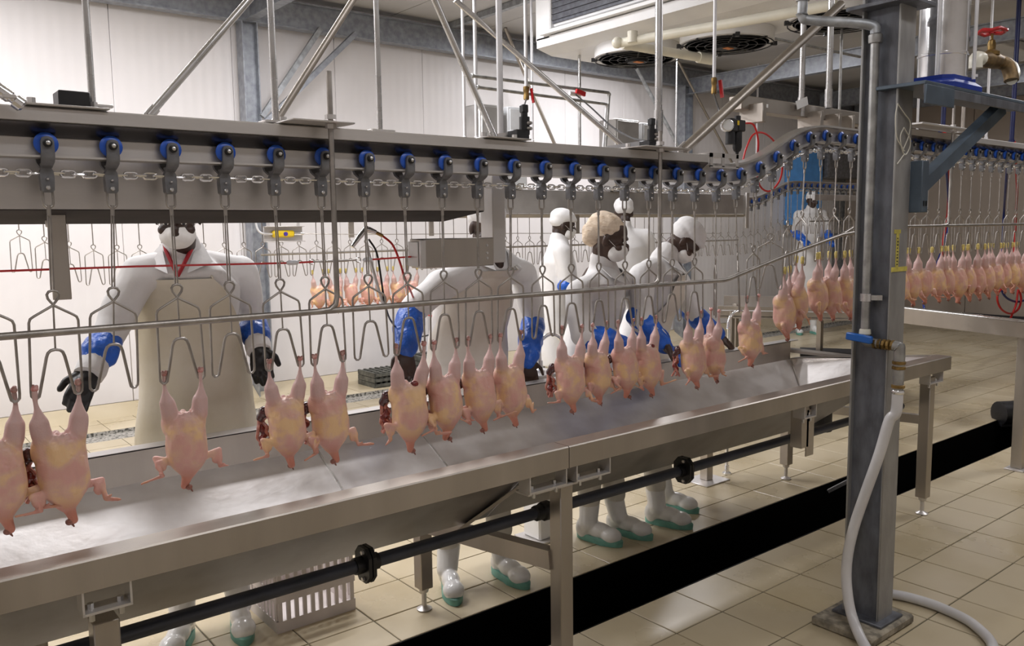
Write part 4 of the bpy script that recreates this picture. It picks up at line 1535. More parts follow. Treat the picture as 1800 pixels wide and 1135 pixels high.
valve_drop('air_valve', 'upright pipe with red-lever valve above the left black motor', 925, -60, 163, 4.6, 0.013, [(922, 185, 4.2), (924, 200, 3.6), (922, 215, 2.6)], None)
valve_drop('air_valve', 'upright pipe with red-lever valve above the air regulator', 1255, -40, 150, 3.1, 0.010, [(1257, 172, 3.0), (1263, 190, 2.8), (1266, 200, 2.6)], None)
bv = empty('ball_valve', at(1010, 165, Y=5.15), 'small ball valve with red lever on the water pipe frame', 'valve')
MB().cyl((-0.06, 0, 0), (0.06, 0, 0), 0.018, seg=10).build('valve_body', 'galv_white', bv)
MB().bar((-0.01, -0.03, 0.02), (0.09, -0.03, 0.0), 0.02, 0.035).build('lever', 'red_paint', bv)
hz = [at(a, b, Y=c)-bv.location for a, b, c in ((1012, 166, 5.15), (1040, 190, 4.6), (1075, 222, 3.8), (1110, 242, 3.0), (1145, 250, 2.5))]
MB().tube(smooth_path(hz, 6), 0.006, 8).build('air_hose', 'rubber_black', bv)


# black air motors on the near rail
def motor(label, u, v, s=1.0):
    p = at(u, v, Y=2.45)
    root = empty('air_motor', (p.x, 2.45, 1.99), label, 'motor')
    MB().b2((-0.04*s, -0.03, 0.0), (0.02*s, 0.03, 0.034), 0.003).build('base', 'rubber_black', root)
    b = MB().cyl((0.02, 0, 0.02), (0.02, 0, 0.085), 0.020, seg=14)
    b.cyl((0.02, 0, 0.085), (0.018, 0, 0.125), 0.013, seg=12)
    b.box((0.018, 0, 0.115), (0.026, 0.026, 0.03), None, 0.003)
    b.build('body', 'rubber_black', root)
    for z in (0.04, 0.06):
        MB().lathe([(0.006, 0), (0.008, 0.004), (0.006, 0.018)], (0.02, -0.018, z), (0.3, -1, 0), 8).build('port', 'steel_rod', root)
    return root


motor('black air motor standing on the near rail below the red lever valve', 915, 245)
motor('black air motor beside the thick hanger tube on the near rail', 1140, 265, 0.7)
lp = MB()
lp.bar(at(850, 243, Y=2.55), at(905, 236, Y=2.5), 0.05, 0.018)
tag(lp.build('mounting_arm', 'steel'), 'flat steel mounting arm behind the left black motor', 'machine part')
lp = MB().bar(at(1062, 262, Y=2.6), at(1125, 252, Y=2.55), 0.03, 0.02)
tag(lp.build('mounting_arm', 'galv_white'), 'white mounting arm behind the right black motor', 'machine part')

# air cylinder end at the far left
ac = empty('air_cylinder', at(10, 165, Y=2.35), 'small chrome air cylinder end poking in at the left edge', 'machine part')
MB().lathe([(0.010, -0.05), (0.016, -0.04), (0.016, 0.01), (0.011, 0.015), (0.011, 0.02), (0.018, 0.022), (0.018, 0.04), (0.012, 0.045)], (0, 0, 0), (0.8, 0, -0.6), 14).build('body', 'chrome', ac)
MB().b2((-0.01, -0.02, -0.012), (0.02, 0.02, -0.002), 0.002).build('clip', 'steel', ac)

# control cabinets over the rear line
def cabinet(label, u0, v0, u1, v1, Y, m, name='control_cabinet', d=0.25):
    a, b = at(u0, v1, Y=Y), at(u1, v0, Y=Y)
    if name == 'control_cabinet':
        a.z = 2.037
    root = empty(name, ((a.x+b.x)/2, Y+d/2, a.z), label, 'cabinet')
    w_, h_ = abs(b.x-a.x), b.z-a.z
    MB().b2((-w_/2, -d/2, 0), (w_/2, d/2, h_), 0.01).build('body', m, root)
    MB().b2((-w_/2+0.02, -d/2-0.012, 0.02), (w_/2-0.02, -d/2, h_-0.02), 0.004).build('door', m, root)
    MB().b2((w_/2-0.05, -d/2-0.02, h_*0.5), (w_/2-0.035, -d/2-0.012, h_*0.5+0.05), 0.002).build('latch', 'steel_rod', root)
    return root


cabinet('brushed steel cabinet above the rear line, left of the black motor', 843, 186, 886, 250, 6.18, 'steel_sheet')
cabinet('pale grey box just behind the left black motor', 893, 190, 926, 258, 6.20, 'grey_box', d=0.12)
cabinet('brushed steel cabinet above the rear line near the thick hanger tube', 1082, 212, 1124, 275, 6.18, 'steel_sheet')
cabinet('pale grey box just behind the right black motor', 1128, 218, 1156, 275, 6.20, 'grey_box', d=0.12)
cabinet('bright blue cabinet on the far wall behind the climbing rail', 1408, 268, 1447, 395, 7.85, 'blue_light', 'wall_cabinet', 0.34)
cabinet('dark box standing for a dark opening behind the climbing rail', 1455, 262, 1512, 312, 7.78, 'trolley_grey', 'dark_opening_box', 0.4)  # solid dark box in place of a dark opening

# air regulator with red hose
ar = empty('air_regulator', at(1287, 225, Y=2.5), 'black air pressure regulator with gauge and red hose', 'regulator')
MB().lathe([(0.018, -0.014), (0.020, -0.012), (0.020, 0.004), (0.017, 0.006)], (-0.038, -0.01, 0.005), (-0.6, -0.8, 0), 18).build('gauge', 'chrome', ar)
MB().lathe([(0.016, 0), (0.016, 0.0015)], (-0.041, -0.0145, 0.005), (-0.6, -0.8, 0), 18).build('gauge_face', 'paper', ar)
MB().b2((-0.028, -0.018, -0.012), (0.008, 0.018, 0.028), 0.003).build('filter_body', 'rubber_black', ar)
MB().cyl((-0.010, 0, -0.052), (-0.010, 0, -0.01), 0.015, seg=14).build('bowl', 'rubber_black', ar)
MB().b2((0.010, -0.018, -0.010), (0.048, 0.018, 0.026), 0.003).build('lubricator_body', 'rubber_black', ar)
MB().lathe([(0.004, -0.085), (0.006, -0.075), (0.012, -0.07), (0.015, -0.06), (0.015, -0.01)], (0.028, 0, 0), (0, 0, 1), 14).build('bowl', 'rubber_black', ar)
MB().cyl((0.028, 0, 0.026), (0.028, 0, 0.04), 0.010, seg=10).build('knob', 'rubber_black', ar)
MB().b2((0.002, -0.019, 0.008), (0.012, -0.015, 0.022)).build('tag', 'yellow', ar)
ar.scale = (1.5, 1.5, 1.5)
hz = [(at(a, b, Y=c)-ar.location)/1.5 for a, b, c in ((1308, 216, 2.5), (1325, 220, 2.5), (1333, 250, 2.5), (1330, 290, 2.55), (1335, 325, 2.6), (1352, 336, 2.6), (1370, 318, 2.58), (1375, 290, 2.56), (1365, 255, 2.56), (1345, 235, 2.55), (1325, 236, 2.55), (1312, 260, 2.55), (1304, 290, 2.55))]
MB().tube(smooth_path(hz, 7), 0.0033, 8).build('red_hose', 'red_hose', ar)

# ---------------------------------------------------------------- ceiling cooler
co = empty('ceiling_cooler', (5.5, 4.4, 3.2), 'white ceiling-hung evaporator cooler with two fans underneath', 'cooler')


def cop(mb, name, m, **kw):
    o = mb.build(name, m, co, **kw)
    o.matrix_parent_inverse = Matrix.Translation((-5.5, -4.4, -3.2))
    return o


cop(MB().b2((5.00, 2.55, 3.40), (6.20, 5.74, 3.99), 0.01), 'casing', 'white_paint')
cop(MB().b2((4.955, 5.60, 3.30), (6.22, 5.80, 3.99), 0.012), 'end_panel', 'white_paint')
cop(MB().b2((4.985, 2.7, 3.43), (5.001, 5.60, 3.98)), 'coil', 'coil')
for k in range(11):
    z = 3.455+k*0.05
    cop(MB().b2((4.972, 2.7, z), (4.987, 5.60, z+0.006)), 'slat', 'coil')
cop(MB().prism([(4.90, 3.335), (4.90, 3.36), (4.905, 3.365), (5.0, 3.40), (5.0, 3.335)], 2.55, 5.68, 'Y'), 'drip_lip', 'white_paint', smooth=False)
cop(MB().prism([(4.955, 3.245), (4.955, 3.325), (6.2, 3.40), (6.2, 3.30), (6.05, 3.20), (5.13, 3.20)], 2.55, 5.78, 'Y'), 'drip_tray', 'white_paint', smooth=False)
for fx, fy in ((5.48, 5.06), (5.66, 4.26), (5.7, 3.3)):
    cop(MB().lathe([(0.36, 0.0), (0.37, 0.005), (0.37, 0.10), (0.33, 0.10), (0.33, 0.0)], (fx, fy, 3.105), (0, 0, 1), 36), 'fan_shroud', 'white_paint')
    gd = MB()
    for rr in (0.10, 0.17, 0.24, 0.31, 0.365):
        gd.tube([(fx+rr*math.cos(a), fy+rr*math.sin(a), 3.095) for a in np.linspace(0, 2*math.pi, 28, endpoint=False)], 0.005, 5, closed=True)
    for a in np.linspace(0, 2*math.pi, 8, endpoint=False):
        gd.bar((fx, fy, 3.094), (fx+0.38*math.cos(a), fy+0.38*math.sin(a), 3.10), 0.012, 0.006)
    cop(gd, 'fan_guard', 'fan_black')
    hb_ = MB().cyl((fx, fy, 3.07), (fx, fy, 3.16), 0.085, seg=18)
    for a in np.linspace(0, 2*math.pi, 5, endpoint=False):
        ca, sa = math.cos(a), math.sin(a)
        R3 = Matrix.Rotation(a, 3, 'Z') @ Matrix.Rotation(0.5, 3, 'X')
        hb_.box((fx+0.2*ca, fy+0.2*sa, 3.15), (0.24, 0.12, 0.006), R3)
    cop(hb_, 'fan_blades', 'fan_black')
    cop(MB().b2((fx-0.05, fy-0.05, 3.065), (fx+0.03, fy, 3.0705)), 'sticker', 'orange')
    for a in (0.8, 2.4, 4.0, 5.5):
        cop(MB().box((fx+0.37*math.cos(a), fy+0.37*math.sin(a), 3.10), (0.05, 0.03, 0.03), Matrix.Rotation(a, 3, 'Z')), 'clip', 'fan_black')

dp = empty('cooler_drain_pipe', at(1085, 75, Z=3.02), 'cream plastic drain pipe running below the cooler', 'pipe')
o0 = dp.location.copy()
q0, q1 = at(1088, 76, Z=3.02), at(1470, 8, Z=3.02)
MB().tube([q0-o0, q1-o0], 0.033, 14).build('pipe', 'pvc_white', dp)
MB().ell((0, 0, 0), (0.042, 0.042, 0.042)).build('elbow', 'pvc_white', dp)
q2, q3 = at(1095, 78, Z=3.02), at(1248, 104, Z=2.98)
MB().tube([q2-o0, q3-o0], 0.034, 14).build('pipe', 'pvc_white', dp)
MB().cyl(q3-o0-(q3-q2).normalized()*0.12, q3-o0+(q3-q2).normalized()*0.02, 0.043, seg=16).build('socket', 'pvc_white', dp)
q4 = at(1112, 70, Z=3.02)
MB().cyl(q4-o0+Vector((0, 0, -0.02)), q4-o0+Vector((0, 0, 0.06)), 0.038, seg=14).build('tee', 'pvc_white', dp)

# ---------------------------------------------------------------- emergency cord, switch, spray gun
YR = 2.66
rp_ = empty('emergency_rope', at(0, 475, Y=YR), 'thin red emergency pull cord stretched across the left half', 'cord')
o0 = rp_.location.copy()
seg = [(-60, 478.5), (240, 468), (510, 462)]
MB().tube([at(u, v, Y=YR)-o0 for u, v in seg], 0.0036, 6).build('cord', 'red_hose', rp_)
MB().tube([at(u, v, Y=YR)-o0 for u, v in ((523, 461.5), (550, 460))], 0.0036, 6).build('cord', 'red_hose', rp_)
MB().tube([at(u, v, Y=YR)-o0 for u, v in ((652, 456), (738, 450))], 0.0036, 6).build('cord', 'red_hose', rp_)
for u0, v0, u1, v1 in ((503, 462, 525, 461), (638, 457, 654, 455.5)):
    a, b = at(u0, v0, Y=YR)-o0, at(u1, v1, Y=YR)-o0
    MB().tube([a, a.lerp(b, 0.2), a.lerp(b, 0.8), b], [0.004, 0.0085, 0.0085, 0.004], 10).build('clamp_sleeve', 'galv_white', rp_)
a, b = at(550, 460, Y=YR)-o0, at(625, 457, Y=YR)-o0
MB().tube([a.lerp(b, k) for k in (0, 0.15, 0.2, 0.8, 0.85, 1)], [0.003, 0.003, 0.0045, 0.0045, 0.003, 0.003], 8).build('turnbuckle', 'steel_rod', rp_)
for u, v in ((548, 460), (630, 457)):
    c = at(u, v, Y=YR)-o0
    MB().tube([c+Vector((0.010*math.cos(t), 0, 0.009*math.sin(t))) for t in np.linspace(0, 2*math.pi, 10, endpoint=False)], 0.002, 6, closed=True).build('eye', 'chrome', rp_)

sw_ = empty('pull_switch', at(500, 411, Y=6.22), 'yellow safety pull switch in a small steel channel by the wall column', 'switch')
MB().b2((-0.16, 0.02, -0.06), (0.16, 0.03, 0.06), 0.002).build('channel', 'steel', sw_)
for z in (-0.062, 0.055):
    MB().b2((-0.16, -0.03, z), (0.16, 0.03, z+0.006), 0.001).build('channel_lip', 'steel', sw_)
MB().box((-0.01, 0, 0), (0.18, 0.04, 0.055), None, 0.012).build('switch_body', 'yellow', sw_)
for xx in (-0.13, 0.12):
    MB().b2((xx, 0.03, -0.05), (xx+0.025, 0.036, 0.16), 0.001).build('hanger_strip', 'steel', sw_)
MB().cyl((0.0, -0.03, 0), (0.0, -0.018, 0), 0.016, seg=14).build('button', 'purple', sw_)
MB().cyl((0.08, 0, 0), (0.16, 0, 0), 0.010, seg=10).build('plunger', 'chrome', sw_)
MB().tube([(0.16, 0, 0)]+[at(u, v, Y=6.22)-sw_.location for u, v in ((640, 412), (900, 410), (1268, 410))], 0.0035, 6).build('wire', 'steel_rod', sw_)
MB().tube(smooth_path([(-0.10, 0, 0), (-0.19, 0.0, 0.01), (-0.22, 0.01, 0.07), (-0.22, 0.02, 0.2)], 4), 0.008, 8).build('cable', 'galv_white', sw_)

yg = 2.80
gun = empty('spray_gun', at(645, 415, Y=yg), 'chrome washing gun hanging with red and black hoses', 'spray gun')
o0 = gun.location.copy()
def g_(u, v, y=yg):
    return at(u, v, Y=y)-o0


MB().tube([g_(619, 434), g_(632, 416), g_(646, 399)], [0.007, 0.0105, 0.010], 12).build('barrel', 'chrome', gun)
MB().tube([g_(640, 402), g_(648, 404), g_(660, 408)], [0.011, 0.013, 0.009], 12).build('grip', 'chrome', gun)
MB().tube([g_(644, 398), g_(643, 386)], 0.004, 8).build('hook', 'chrome', gun)
MB().tube([g_(660, 408), g_(672, 414)], 0.007, 8).build('hose_tail', 'brass', gun)
MB().tube(smooth_path([g_(672, 414), g_(690, 430), g_(702, 458), (g_(712, 490)), g_(722, 512, 3.0), g_(738, 545, 3.4), g_(765, 556, 3.5), g_(782, 545, 3.5)], 6), 0.0045, 8).build('red_hose', 'red_hose', gun)
MB().tube(smooth_path([g_(648, 420), g_(662, 444), g_(670, 490), g_(676, 530), g_(688, 565, 3.0), g_(715, 590, 3.3), g_(755, 588, 3.5), g_(778, 565, 3.5)], 6), 0.004, 8).build('black_hose', 'rubber_black', gun)
MB().tube([g_(644, 425), g_(648, 445), g_(660, 490), g_(675, 540)], 0.006, 8).build('clear_tube', 'galv_white', gun)


# ---------------------------------------------------------------- swan-neck taps
def tap(label, base, uv, Y, stand):
    root = empty('swan_neck_tap', base, label, 'tap')
    pts = [at(u, v, Y=Y)-root.location for u, v in uv]
    MB().tube(smooth_path([(pts[0].x, pts[0].y, 0.02)]+pts, 6), 0.011, 12).build('spout', 'chrome', root)
    MB().lathe([(0.03, 0), (0.03, 0.01), (0.016, 0.02), (0.016, 0.06)], (pts[0].x, pts[0].y, 0), (0, 0, 1), 14).build('base', 'chrome', root)
    if stand:
        MB().b2((-0.12, -0.10, 0), (0.12, 0.10, 0.008), 0.002).build('base_plate', 'steel', root)
        MB().b2((-0.03, -0.03, 0.008), (0.03, 0.03, 0.75), 0.003).build('post', 'steel_warm', root)
    return root


b1_ = at(949, 690, Y=3.28)
tap('chrome swan-neck tap between the woman and the tall worker', (b1_.x, 3.28, 0.905), [(949, 640), (948, 612), (953, 596), (968, 587), (982, 592), (991, 604)], 3.28, False)
tap('chrome swan-neck tap on a post behind the trough at right', (4.284, 3.33, 0.0), [(1281, 605), (1280, 575), (1284, 557), (1297, 547), (1310, 551), (1317, 563)], 3.33, True)
ped = empty('tap_pedestal', (b1_.x, 3.28, 0), 'white pedestal carrying the left swan-neck tap', 'stand')
MB().b2((-0.07, -0.07, 0.01), (0.07, 0.07, 0.89), 0.01).build('post', 'white_paint', ped)
MB().b2((-0.11, -0.10, 0), (0.11, 0.10, 0.012), 0.003).build('base_plate', 'steel', ped)
MB().b2((-0.10, -0.10, 0.885), (0.10, 0.10, 0.905), 0.004).build('top_plate', 'steel', ped)

# ---------------------------------------------------------------- crate under the trough
cr = empty('plastic_crate', (1.45, 3.41, 0), 'pale pink slotted plastic crate on the floor behind the trough', 'crate')
for sx in (-1, 1):
    for z0, z1 in ((0.0, 0.05), (0.13, 0.17), (0.25, 0.31)):
        MB().b2((sx*0.175-0.006, -0.24, z0), (sx*0.175+0.006, 0.24, z1)).build('rail', 'crate', cr)
    for k in range(13):
        MB().b2((sx*0.175-0.005, -0.235+k*0.0375, 0.04), (sx*0.175+0.005, -0.220+k*0.0375, 0.26)).build('slat', 'crate', cr)
for sy in (-1, 1):
    for z0, z1 in ((0.0, 0.05), (0.13, 0.17), (0.25, 0.31)):
        MB().b2((-0.18, sy*0.24-0.006, z0), (0.18, sy*0.24+0.006, z1)).build('rail', 'crate', cr)
    for k in range(10):
        MB().b2((-0.172+k*0.0365, sy*0.24-0.005, 0.04), (-0.155+k*0.0365, sy*0.24+0.005, 0.26)).build('slat', 'crate', cr)
MB().b2((-0.18, -0.24, 0.0), (0.18, 0.24, 0.008)).build('bottom', 'crate', cr)

# ---------------------------------------------------------------- stacked floor mats by the wall
def mats(label, x0, x1, y0, y1, n):
    root = empty('floor_mats', ((x0+x1)/2, (y0+y1)/2, 0), label, 'mat')
    wx, wy = x1-x0, y1-y0
    for k in range(n):
        z = k*0.055
        m_ = MB()
        for i in range(9):
            xx = -wx/2+wx*i/8
            m_.b2((xx-0.012, -wy/2, z), (xx+0.012, wy/2, z+0.05))
        for j in range(6):
            yy = -wy/2+wy*j/5
            m_.b2((-wx/2, yy-0.012, z+0.01), (wx/2, yy+0.012, z+0.04))
        m_.build('mat', 'mat_grey', root, smooth=False)


mats('low stack of dark grid floor mats left of the pile by the wall', 4.25, 4.80, 7.62, 7.98, 3)
mats('higher stack of dark grid floor mats by the wall', 4.84, 5.70, 7.60, 7.98, 5)

# coloured hoses behind the birds at the right
def hose_thing(label, uv, Y, r, m, closed=False):
    pts = [at(u, v, Y=y) for u, v, y in uv]
    o = MB().tube(smooth_path(pts, 6), r, 10).build('air_hose', m)
    tag(o, label, 'hose')


hose_thing('red hose hanging just right of the column behind the shackles', [(1660, 232, 3.65), (1668, 300, 4.4), (1666, 372, 5.2), (1662, 400, 5.2), (1657, 430, 5.2), (1655, 470, 5.2)], 5.2, 0.016, 'red_hose')
hose_thing('blue hose beside the red one near the column, ending under the chickens', [(1652, 232, 3.65), (1664, 300, 4.4), (1668, 380, 5.25), (1662, 420, 5.25), (1640, 480, 4.9), (1624, 520, 4.6), (1626, 552, 4.4)], 5.25, 0.014, 'blue_hose')
hose_thing('red hose hanging down at the far right and coiled under the chickens', [(1783, 250, 3.45), (1788, 330, 4.2), (1786, 370, 4.8), (1784, 420, 4.8), (1780, 470, 4.7), (1775, 500, 4.6), (1758, 510, 4.6), (1753, 525, 4.6), (1760, 543, 4.6), (1776, 551, 4.6), (1790, 543, 4.6), (1795, 525, 4.6), (1790, 510, 4.6), (1786, 535, 4.6), (1776, 560, 4.6)], 4.8, 0.014, 'red_hose')
hose_thing('blue hose left of the far right red hose, looping under the chickens', [(1774, 250, 3.45), (1768, 330, 4.2), (1765, 370, 4.8), (1762, 420, 4.8), (1758, 470, 4.7), (1760, 505, 4.62), (1768, 522, 4.62), (1785, 530, 4.62), (1800, 528, 4.62)], 4.8, 0.015, 'blue_hose')
# dark unit at the far end of the trench
bx = empty('black_bin', (7.75, 2.60, 0.0), 'black rounded plastic bin lying at the right end of the trench', 'bin')
MB().lathe([(0.06, -0.35), (0.10, -0.34), (0.10, 0.30), (0.11, 0.31), (0.11, 0.34), (0.09, 0.35)], (0, 0, 0.06), (0.85, -0.5, 0), 20).build('body', 'rubber_black', bx)
MB().bar((-0.30, 0.17, -0.03), (0.28, -0.17, -0.03), 0.08, 0.03).build('runner', 'rubber_black', bx)

# ================================================================ CHICKENS
def chicken_mesh(v):
    """one continuous plucked bird, hanging by the hocks; origin between the hooks, X along the line, -Y to the front"""
    r = random.Random(100+v)
    j = lambda s: r.uniform(-s, s)
    mb = MB()
    for s in (-1, 1):
        k = 0.052+j(0.002)
        kn = (s*(0.040+j(0.003)), 0.004+j(0.004), -0.112+j(0.004))
        mb.caps((s*k, 0, 0.016), (s*k, 0, -0.012), 0.0068, 0.0058, 10)
        mb.caps((s*k, 0, -0.012), (s*(k-0.002), 0, -0.034), 0.0058, 0.0095, 12)
        mb.caps((s*(k-0.002), 0, -0.034), (s*(k-0.004), 0.002, -0.066), 0.0105, 0.0225, 14)
        mb.caps((s*(k-0.004), 0.002, -0.066), kn, 0.0225, 0.0245, 14)
        mb.caps(kn, (s*0.034, 0.010, -0.148), 0.0225, 0.029, 14)
        mb.ell((s*0.038, 0.019, -0.138), (0.027, 0.037, 0.044))
    # trunk: long and straight, tapering only into the neck
    secs = []
    for z, rx, ry, oy in ((-0.106, 0.028, 0.022, 0.004), (-0.117, 0.043, 0.036, 0.006), (-0.135, 0.054, 0.047, 0.008), (-0.160, 0.058, 0.053, 0.006), (-0.190, 0.0595, 0.056, 0.003), (-0.220, 0.059, 0.056, 0.0),
                         (-0.243, 0.056, 0.052, 0.0), (-0.260, 0.048, 0.044, 0.0), (-0.276, 0.036, 0.033, -0.003), (-0.290, 0.024, 0.023, -0.006), (-0.300, 0.014, 0.014, -0.008)):
        secs.append([(rx*math.copysign(abs(math.cos(t))**0.85, math.cos(t)), oy+ry*math.copysign(abs(math.sin(t))**0.85, math.sin(t)), z) for t in np.linspace(0, 2*math.pi, 20, endpoint=False)])
    mb.sweep(secs)
    mb.ell((0, -0.020, -0.215), (0.034, 0.033, 0.052))
    # flaps of skin round the vent
    for a in np.linspace(0, 2*math.pi, 11, endpoint=False):
        mb.ell((0.023*math.cos(a), 0.0+0.015*math.sin(a), -0.108+0.003*math.sin(3*a)+j(0.004)), (0.0065, 0.006, 0.011))
    mb.ell((0.0, 0.030, -0.112), (0.013, 0.010, 0.018))
    # neck
    nx = j(0.016)
    mb.caps((0, -0.004, -0.276), (nx, -0.012, -0.304), 0.021, 0.0150, 12)
    mb.caps((nx, -0.012, -0.304), (nx*1.7, -0.016+j(0.008), -0.324), 0.0150, 0.0115, 12)
    # wings: upper arm out, forearm down, tip out again
    for s in (-1, 1):
        sh = Vector((s*0.050, -0.004, -0.244))
        e = Vector((s*(0.088+j(0.010)), -0.010+j(0.016), -0.238+j(0.012)))
        wr = Vector((s*(0.078+j(0.014)), -0.028+j(0.014), -0.284+j(0.010)))
        tp_ = Vector((s*(0.118+j(0.020)), -0.032+j(0.024), -0.276+j(0.022)))
        mb.caps(sh, e, 0.0125, 0.0092, 10)
        mb.caps(e, wr, 0.0086, 0.0064, 10)
        mb.caps(wr, wr.lerp(tp_, 0.55), 0.0062, 0.0050, 8)
        mb.caps(wr.lerp(tp_, 0.55), tp_, 0.0050, 0.0032, 8)
        mb.caps(wr, wr+Vector((s*0.010, -0.010, 0.010)), 0.0045, 0.0033, 8)
        # web of skin between upper arm and forearm
        q = (sh+e*2+wr*2)/5
        mb.ell(q, (0.017, 0.0045, 0.019), Matrix.Rotation(0.4*s, 3, 'Y'))

    def disp(co):
        x, y, z = co.T
        d = 0.0012*np.sin(x*95+v)*np.sin(z*70+1.3*v)+0.0008*np.sin(y*150+z*60)
        # keel groove and skin folds along the breast
        d += -0.0022*np.exp(-((x-0.006)/0.006)**2)*(z < -0.15)*(z > -0.25)*(y < 0)
        d += 0.0011*np.sin(x*230+z*25)*(z < -0.11)*(z > -0.16)
        return d
    me = blob(mb, 'chicken', 0.0032, 4, disp)
    me.materials.append(MAT['poultry_skin'])
    return me


NV = 6
BIRD = [chicken_mesh(v) for v in range(NV)]


def hock_mesh():
    mb = MB()
    mb.ell((0, 0, 0.018), (0.0095, 0.0088, 0.0085), seg=10, ring=7)
    mb.ell((0.004, -0.003, 0.024), (0.0055, 0.006, 0.005), seg=8, ring=6)
    mb.ell((-0.005, 0.001, 0.022), (0.005, 0.006, 0.0065), seg=8, ring=6)
    return mb.mesh('hock_end')


HOCK = hock_mesh()
HOCK.materials.append(MAT['hock'])
HOCKY = MB().lathe([(0.005, -0.006), (0.0085, -0.002), (0.009, 0.010), (0.0105, 0.020), (0.009, 0.030), (0.004, 0.034)], (0, 0, 0), (0, 0, 1), 10).mesh('hock_end')
HOCKY.materials.append(MAT['hock_yellow'])
CAV = MB().ell((0, 0, 0), (0.016, 0.010, 0.011), seg=12, ring=8).mesh('vent_cavity')
CAV.materials.append(MAT['organ_red'])
NECK = MB().ell((0, 0, 0), (0.0105, 0.0105, 0.009), seg=10, ring=7).caps((0.004, 0, -0.004), (0.009, -0.002, -0.014), 0.004, 0.002, 8).mesh('neck_end')
NECK.materials.append(MAT['beak_neck'])


def viscera(v):
    """organs drawn out over the back: gizzard, liver, hanging gut"""
    r = random.Random(v*13+5)
    out = []
    a = MB()
    a.ell((-0.050, 0.035, -0.150), (0.018, 0.017, 0.021))
    a.ell((-0.060, 0.044, -0.168), (0.013, 0.013, 0.016))
    out.append((blob(a, 'gizzard', 0.003, 3), 'organ_dark'))
    g = MB()
    for k in range(4):
        x0, y0 = -0.052+r.uniform(-0.012, 0.012), 0.045+r.uniform(-0.008, 0.012)
        pts = [(x0, y0, -0.165)]
        for i in range(6):
            pts.append((x0+r.uniform(-0.012, 0.012), y0+r.uniform(-0.010, 0.010), -0.165-0.018*(i+1)))
        g.tube(smooth_path(pts, 4), r.uniform(0.0045, 0.0065), 8)
    out.append((g.mesh('gut'), 'organ_pink'))
    l = MB()
    for k in range(3):
        l.ell((-0.048+r.uniform(-0.012, 0.01), 0.040+r.uniform(-0.01, 0.01), -0.205-0.018*k), (0.013, 0.011, 0.016))
    out.append((blob(l, 'liver', 0.003, 3), 'organ_red'))
    for me, mm in out:
        me.materials.append(MAT[mm])
    return [m_ for m_, _ in out]


VIS = [viscera(k) for k in range(3)]


def hang_chicken(pos, rz, v, scale, label, group, guts=None, yellow=False, cavity=False):
    o = link('chicken', BIRD[v % NV], None)
    o.location = pos
    o.rotation_euler = (random.uniform(-0.03, 0.03), random.uniform(-0.02, 0.02), rz)
    o.scale = (scale, scale, scale)
    tag(o, label, 'chicken', group)
    for s in (-1, 1):
        h = link('hock_end', HOCKY if yellow else HOCK, None, o, (s*0.052, 0, 0.006 if not yellow else 0.010))
        h.rotation_euler.z = random.uniform(0, 3)
    nk = link('neck_end', NECK, None, o, (random.uniform(-0.006, 0.006), -0.016, -0.328))
    if cavity:
        link('vent_cavity', CAV, None, o, (0.008, -0.014, -0.104))
    if guts is not None:
        root = link('gizzard', VIS[guts][0], None, o, (-0.012, 0.012, 0.0))
        link('gut', VIS[guts][1], None, root)
        link('liver', VIS[guts][2], None, root)
    return o


LOOK = {-1: 'cut off by the left edge, plucked and hanging head down', 0: 'with wings splayed and guts behind it', 2: 'with open vent, hanging between two empty shackles', 4: 'with a dark gizzard at its left',
        5: 'just left of an empty shackle, gut trailing behind', 7: 'with red vent, left of a close row', 8: 'second in the close row left of centre', 9: 'third in the close row left of centre',
        10: 'with bent neck, hanging before the tall worker', 12: 'yellowish, with purple gizzard, below the left tap', 13: 'hanging before the woman in the hairnet, first of three',
        14: 'second of three before the woman in the hairnet', 15: 'third of three before the woman in the hairnet', 17: 'just left of the tap on the post, guts out behind',
        18: 'turned sideways, tucked behind its left neighbour', 20: 'hanging alone over the right end of the trough'}
GUTS = {-1: 0, 0: 1, 4: 2, 5: 0, 7: 1, 8: 2, 9: 0, 10: 1, 12: 2, 13: 0, 14: 1, 15: 2, 17: 0, 20: None}
ROT = {-1: 10, 0: 8, 2: -6, 4: -4, 5: 4, 7: -3, 8: 6, 9: 0, 10: 4, 12: -5, 13: 8, 14: 3, 15: 0, 17: 4, 18: 38, 20: -2}
SC = {-1: 1.02, 0: 1.05, 2: 0.96, 4: 0.95, 5: 1.0, 7: 1.06, 8: 1.0, 9: 0.98, 10: 1.0, 12: 0.98, 13: 0.95, 14: 0.93, 15: 0.97, 17: 0.99, 18: 0.97, 20: 0.98}
hi, ri = 0, 0
for k in sorted(trolleys):
    if k not in FRONT_BIRDS:
        continue
    pos, rz = hook_pos(k)
    x = pos.x
    if k in LOOK:
        lab = 'whole plucked chicken '+LOOK[k]
        hang_chicken(pos, math.radians(ROT.get(k, 0))+rz*0.5, (k*5+1) % NV, SC.get(k, 1)*1.0, lab, 'chickens on the near line', GUTS.get(k), False, k in (7, 15))
    elif 4.40 < trolleys[k][0].location.x < 4.93:
        hang_chicken(pos, rz, k % NV, 1.0, 'plucked chicken on the near line behind the steel column', 'chickens behind the column', None, True)
    elif x < 4.4:
        hi += 1
        hang_chicken(pos, rz+math.radians(random.uniform(-15, 15)), k % NV, random.uniform(0.96, 1.04), 'plucked chicken on the climbing rail, '+ordw(hi)+' of the group left of the column', 'chickens on the near line', None, True)
    else:
        ri += 1
        hang_chicken(pos, rz+math.radians(random.uniform(-20, 20)), k % NV, random.uniform(0.95, 1.05), 'plucked chicken '+ordw(ri)+' to the right of the column in the close-packed row', 'chickens on the near line', None, True, False)
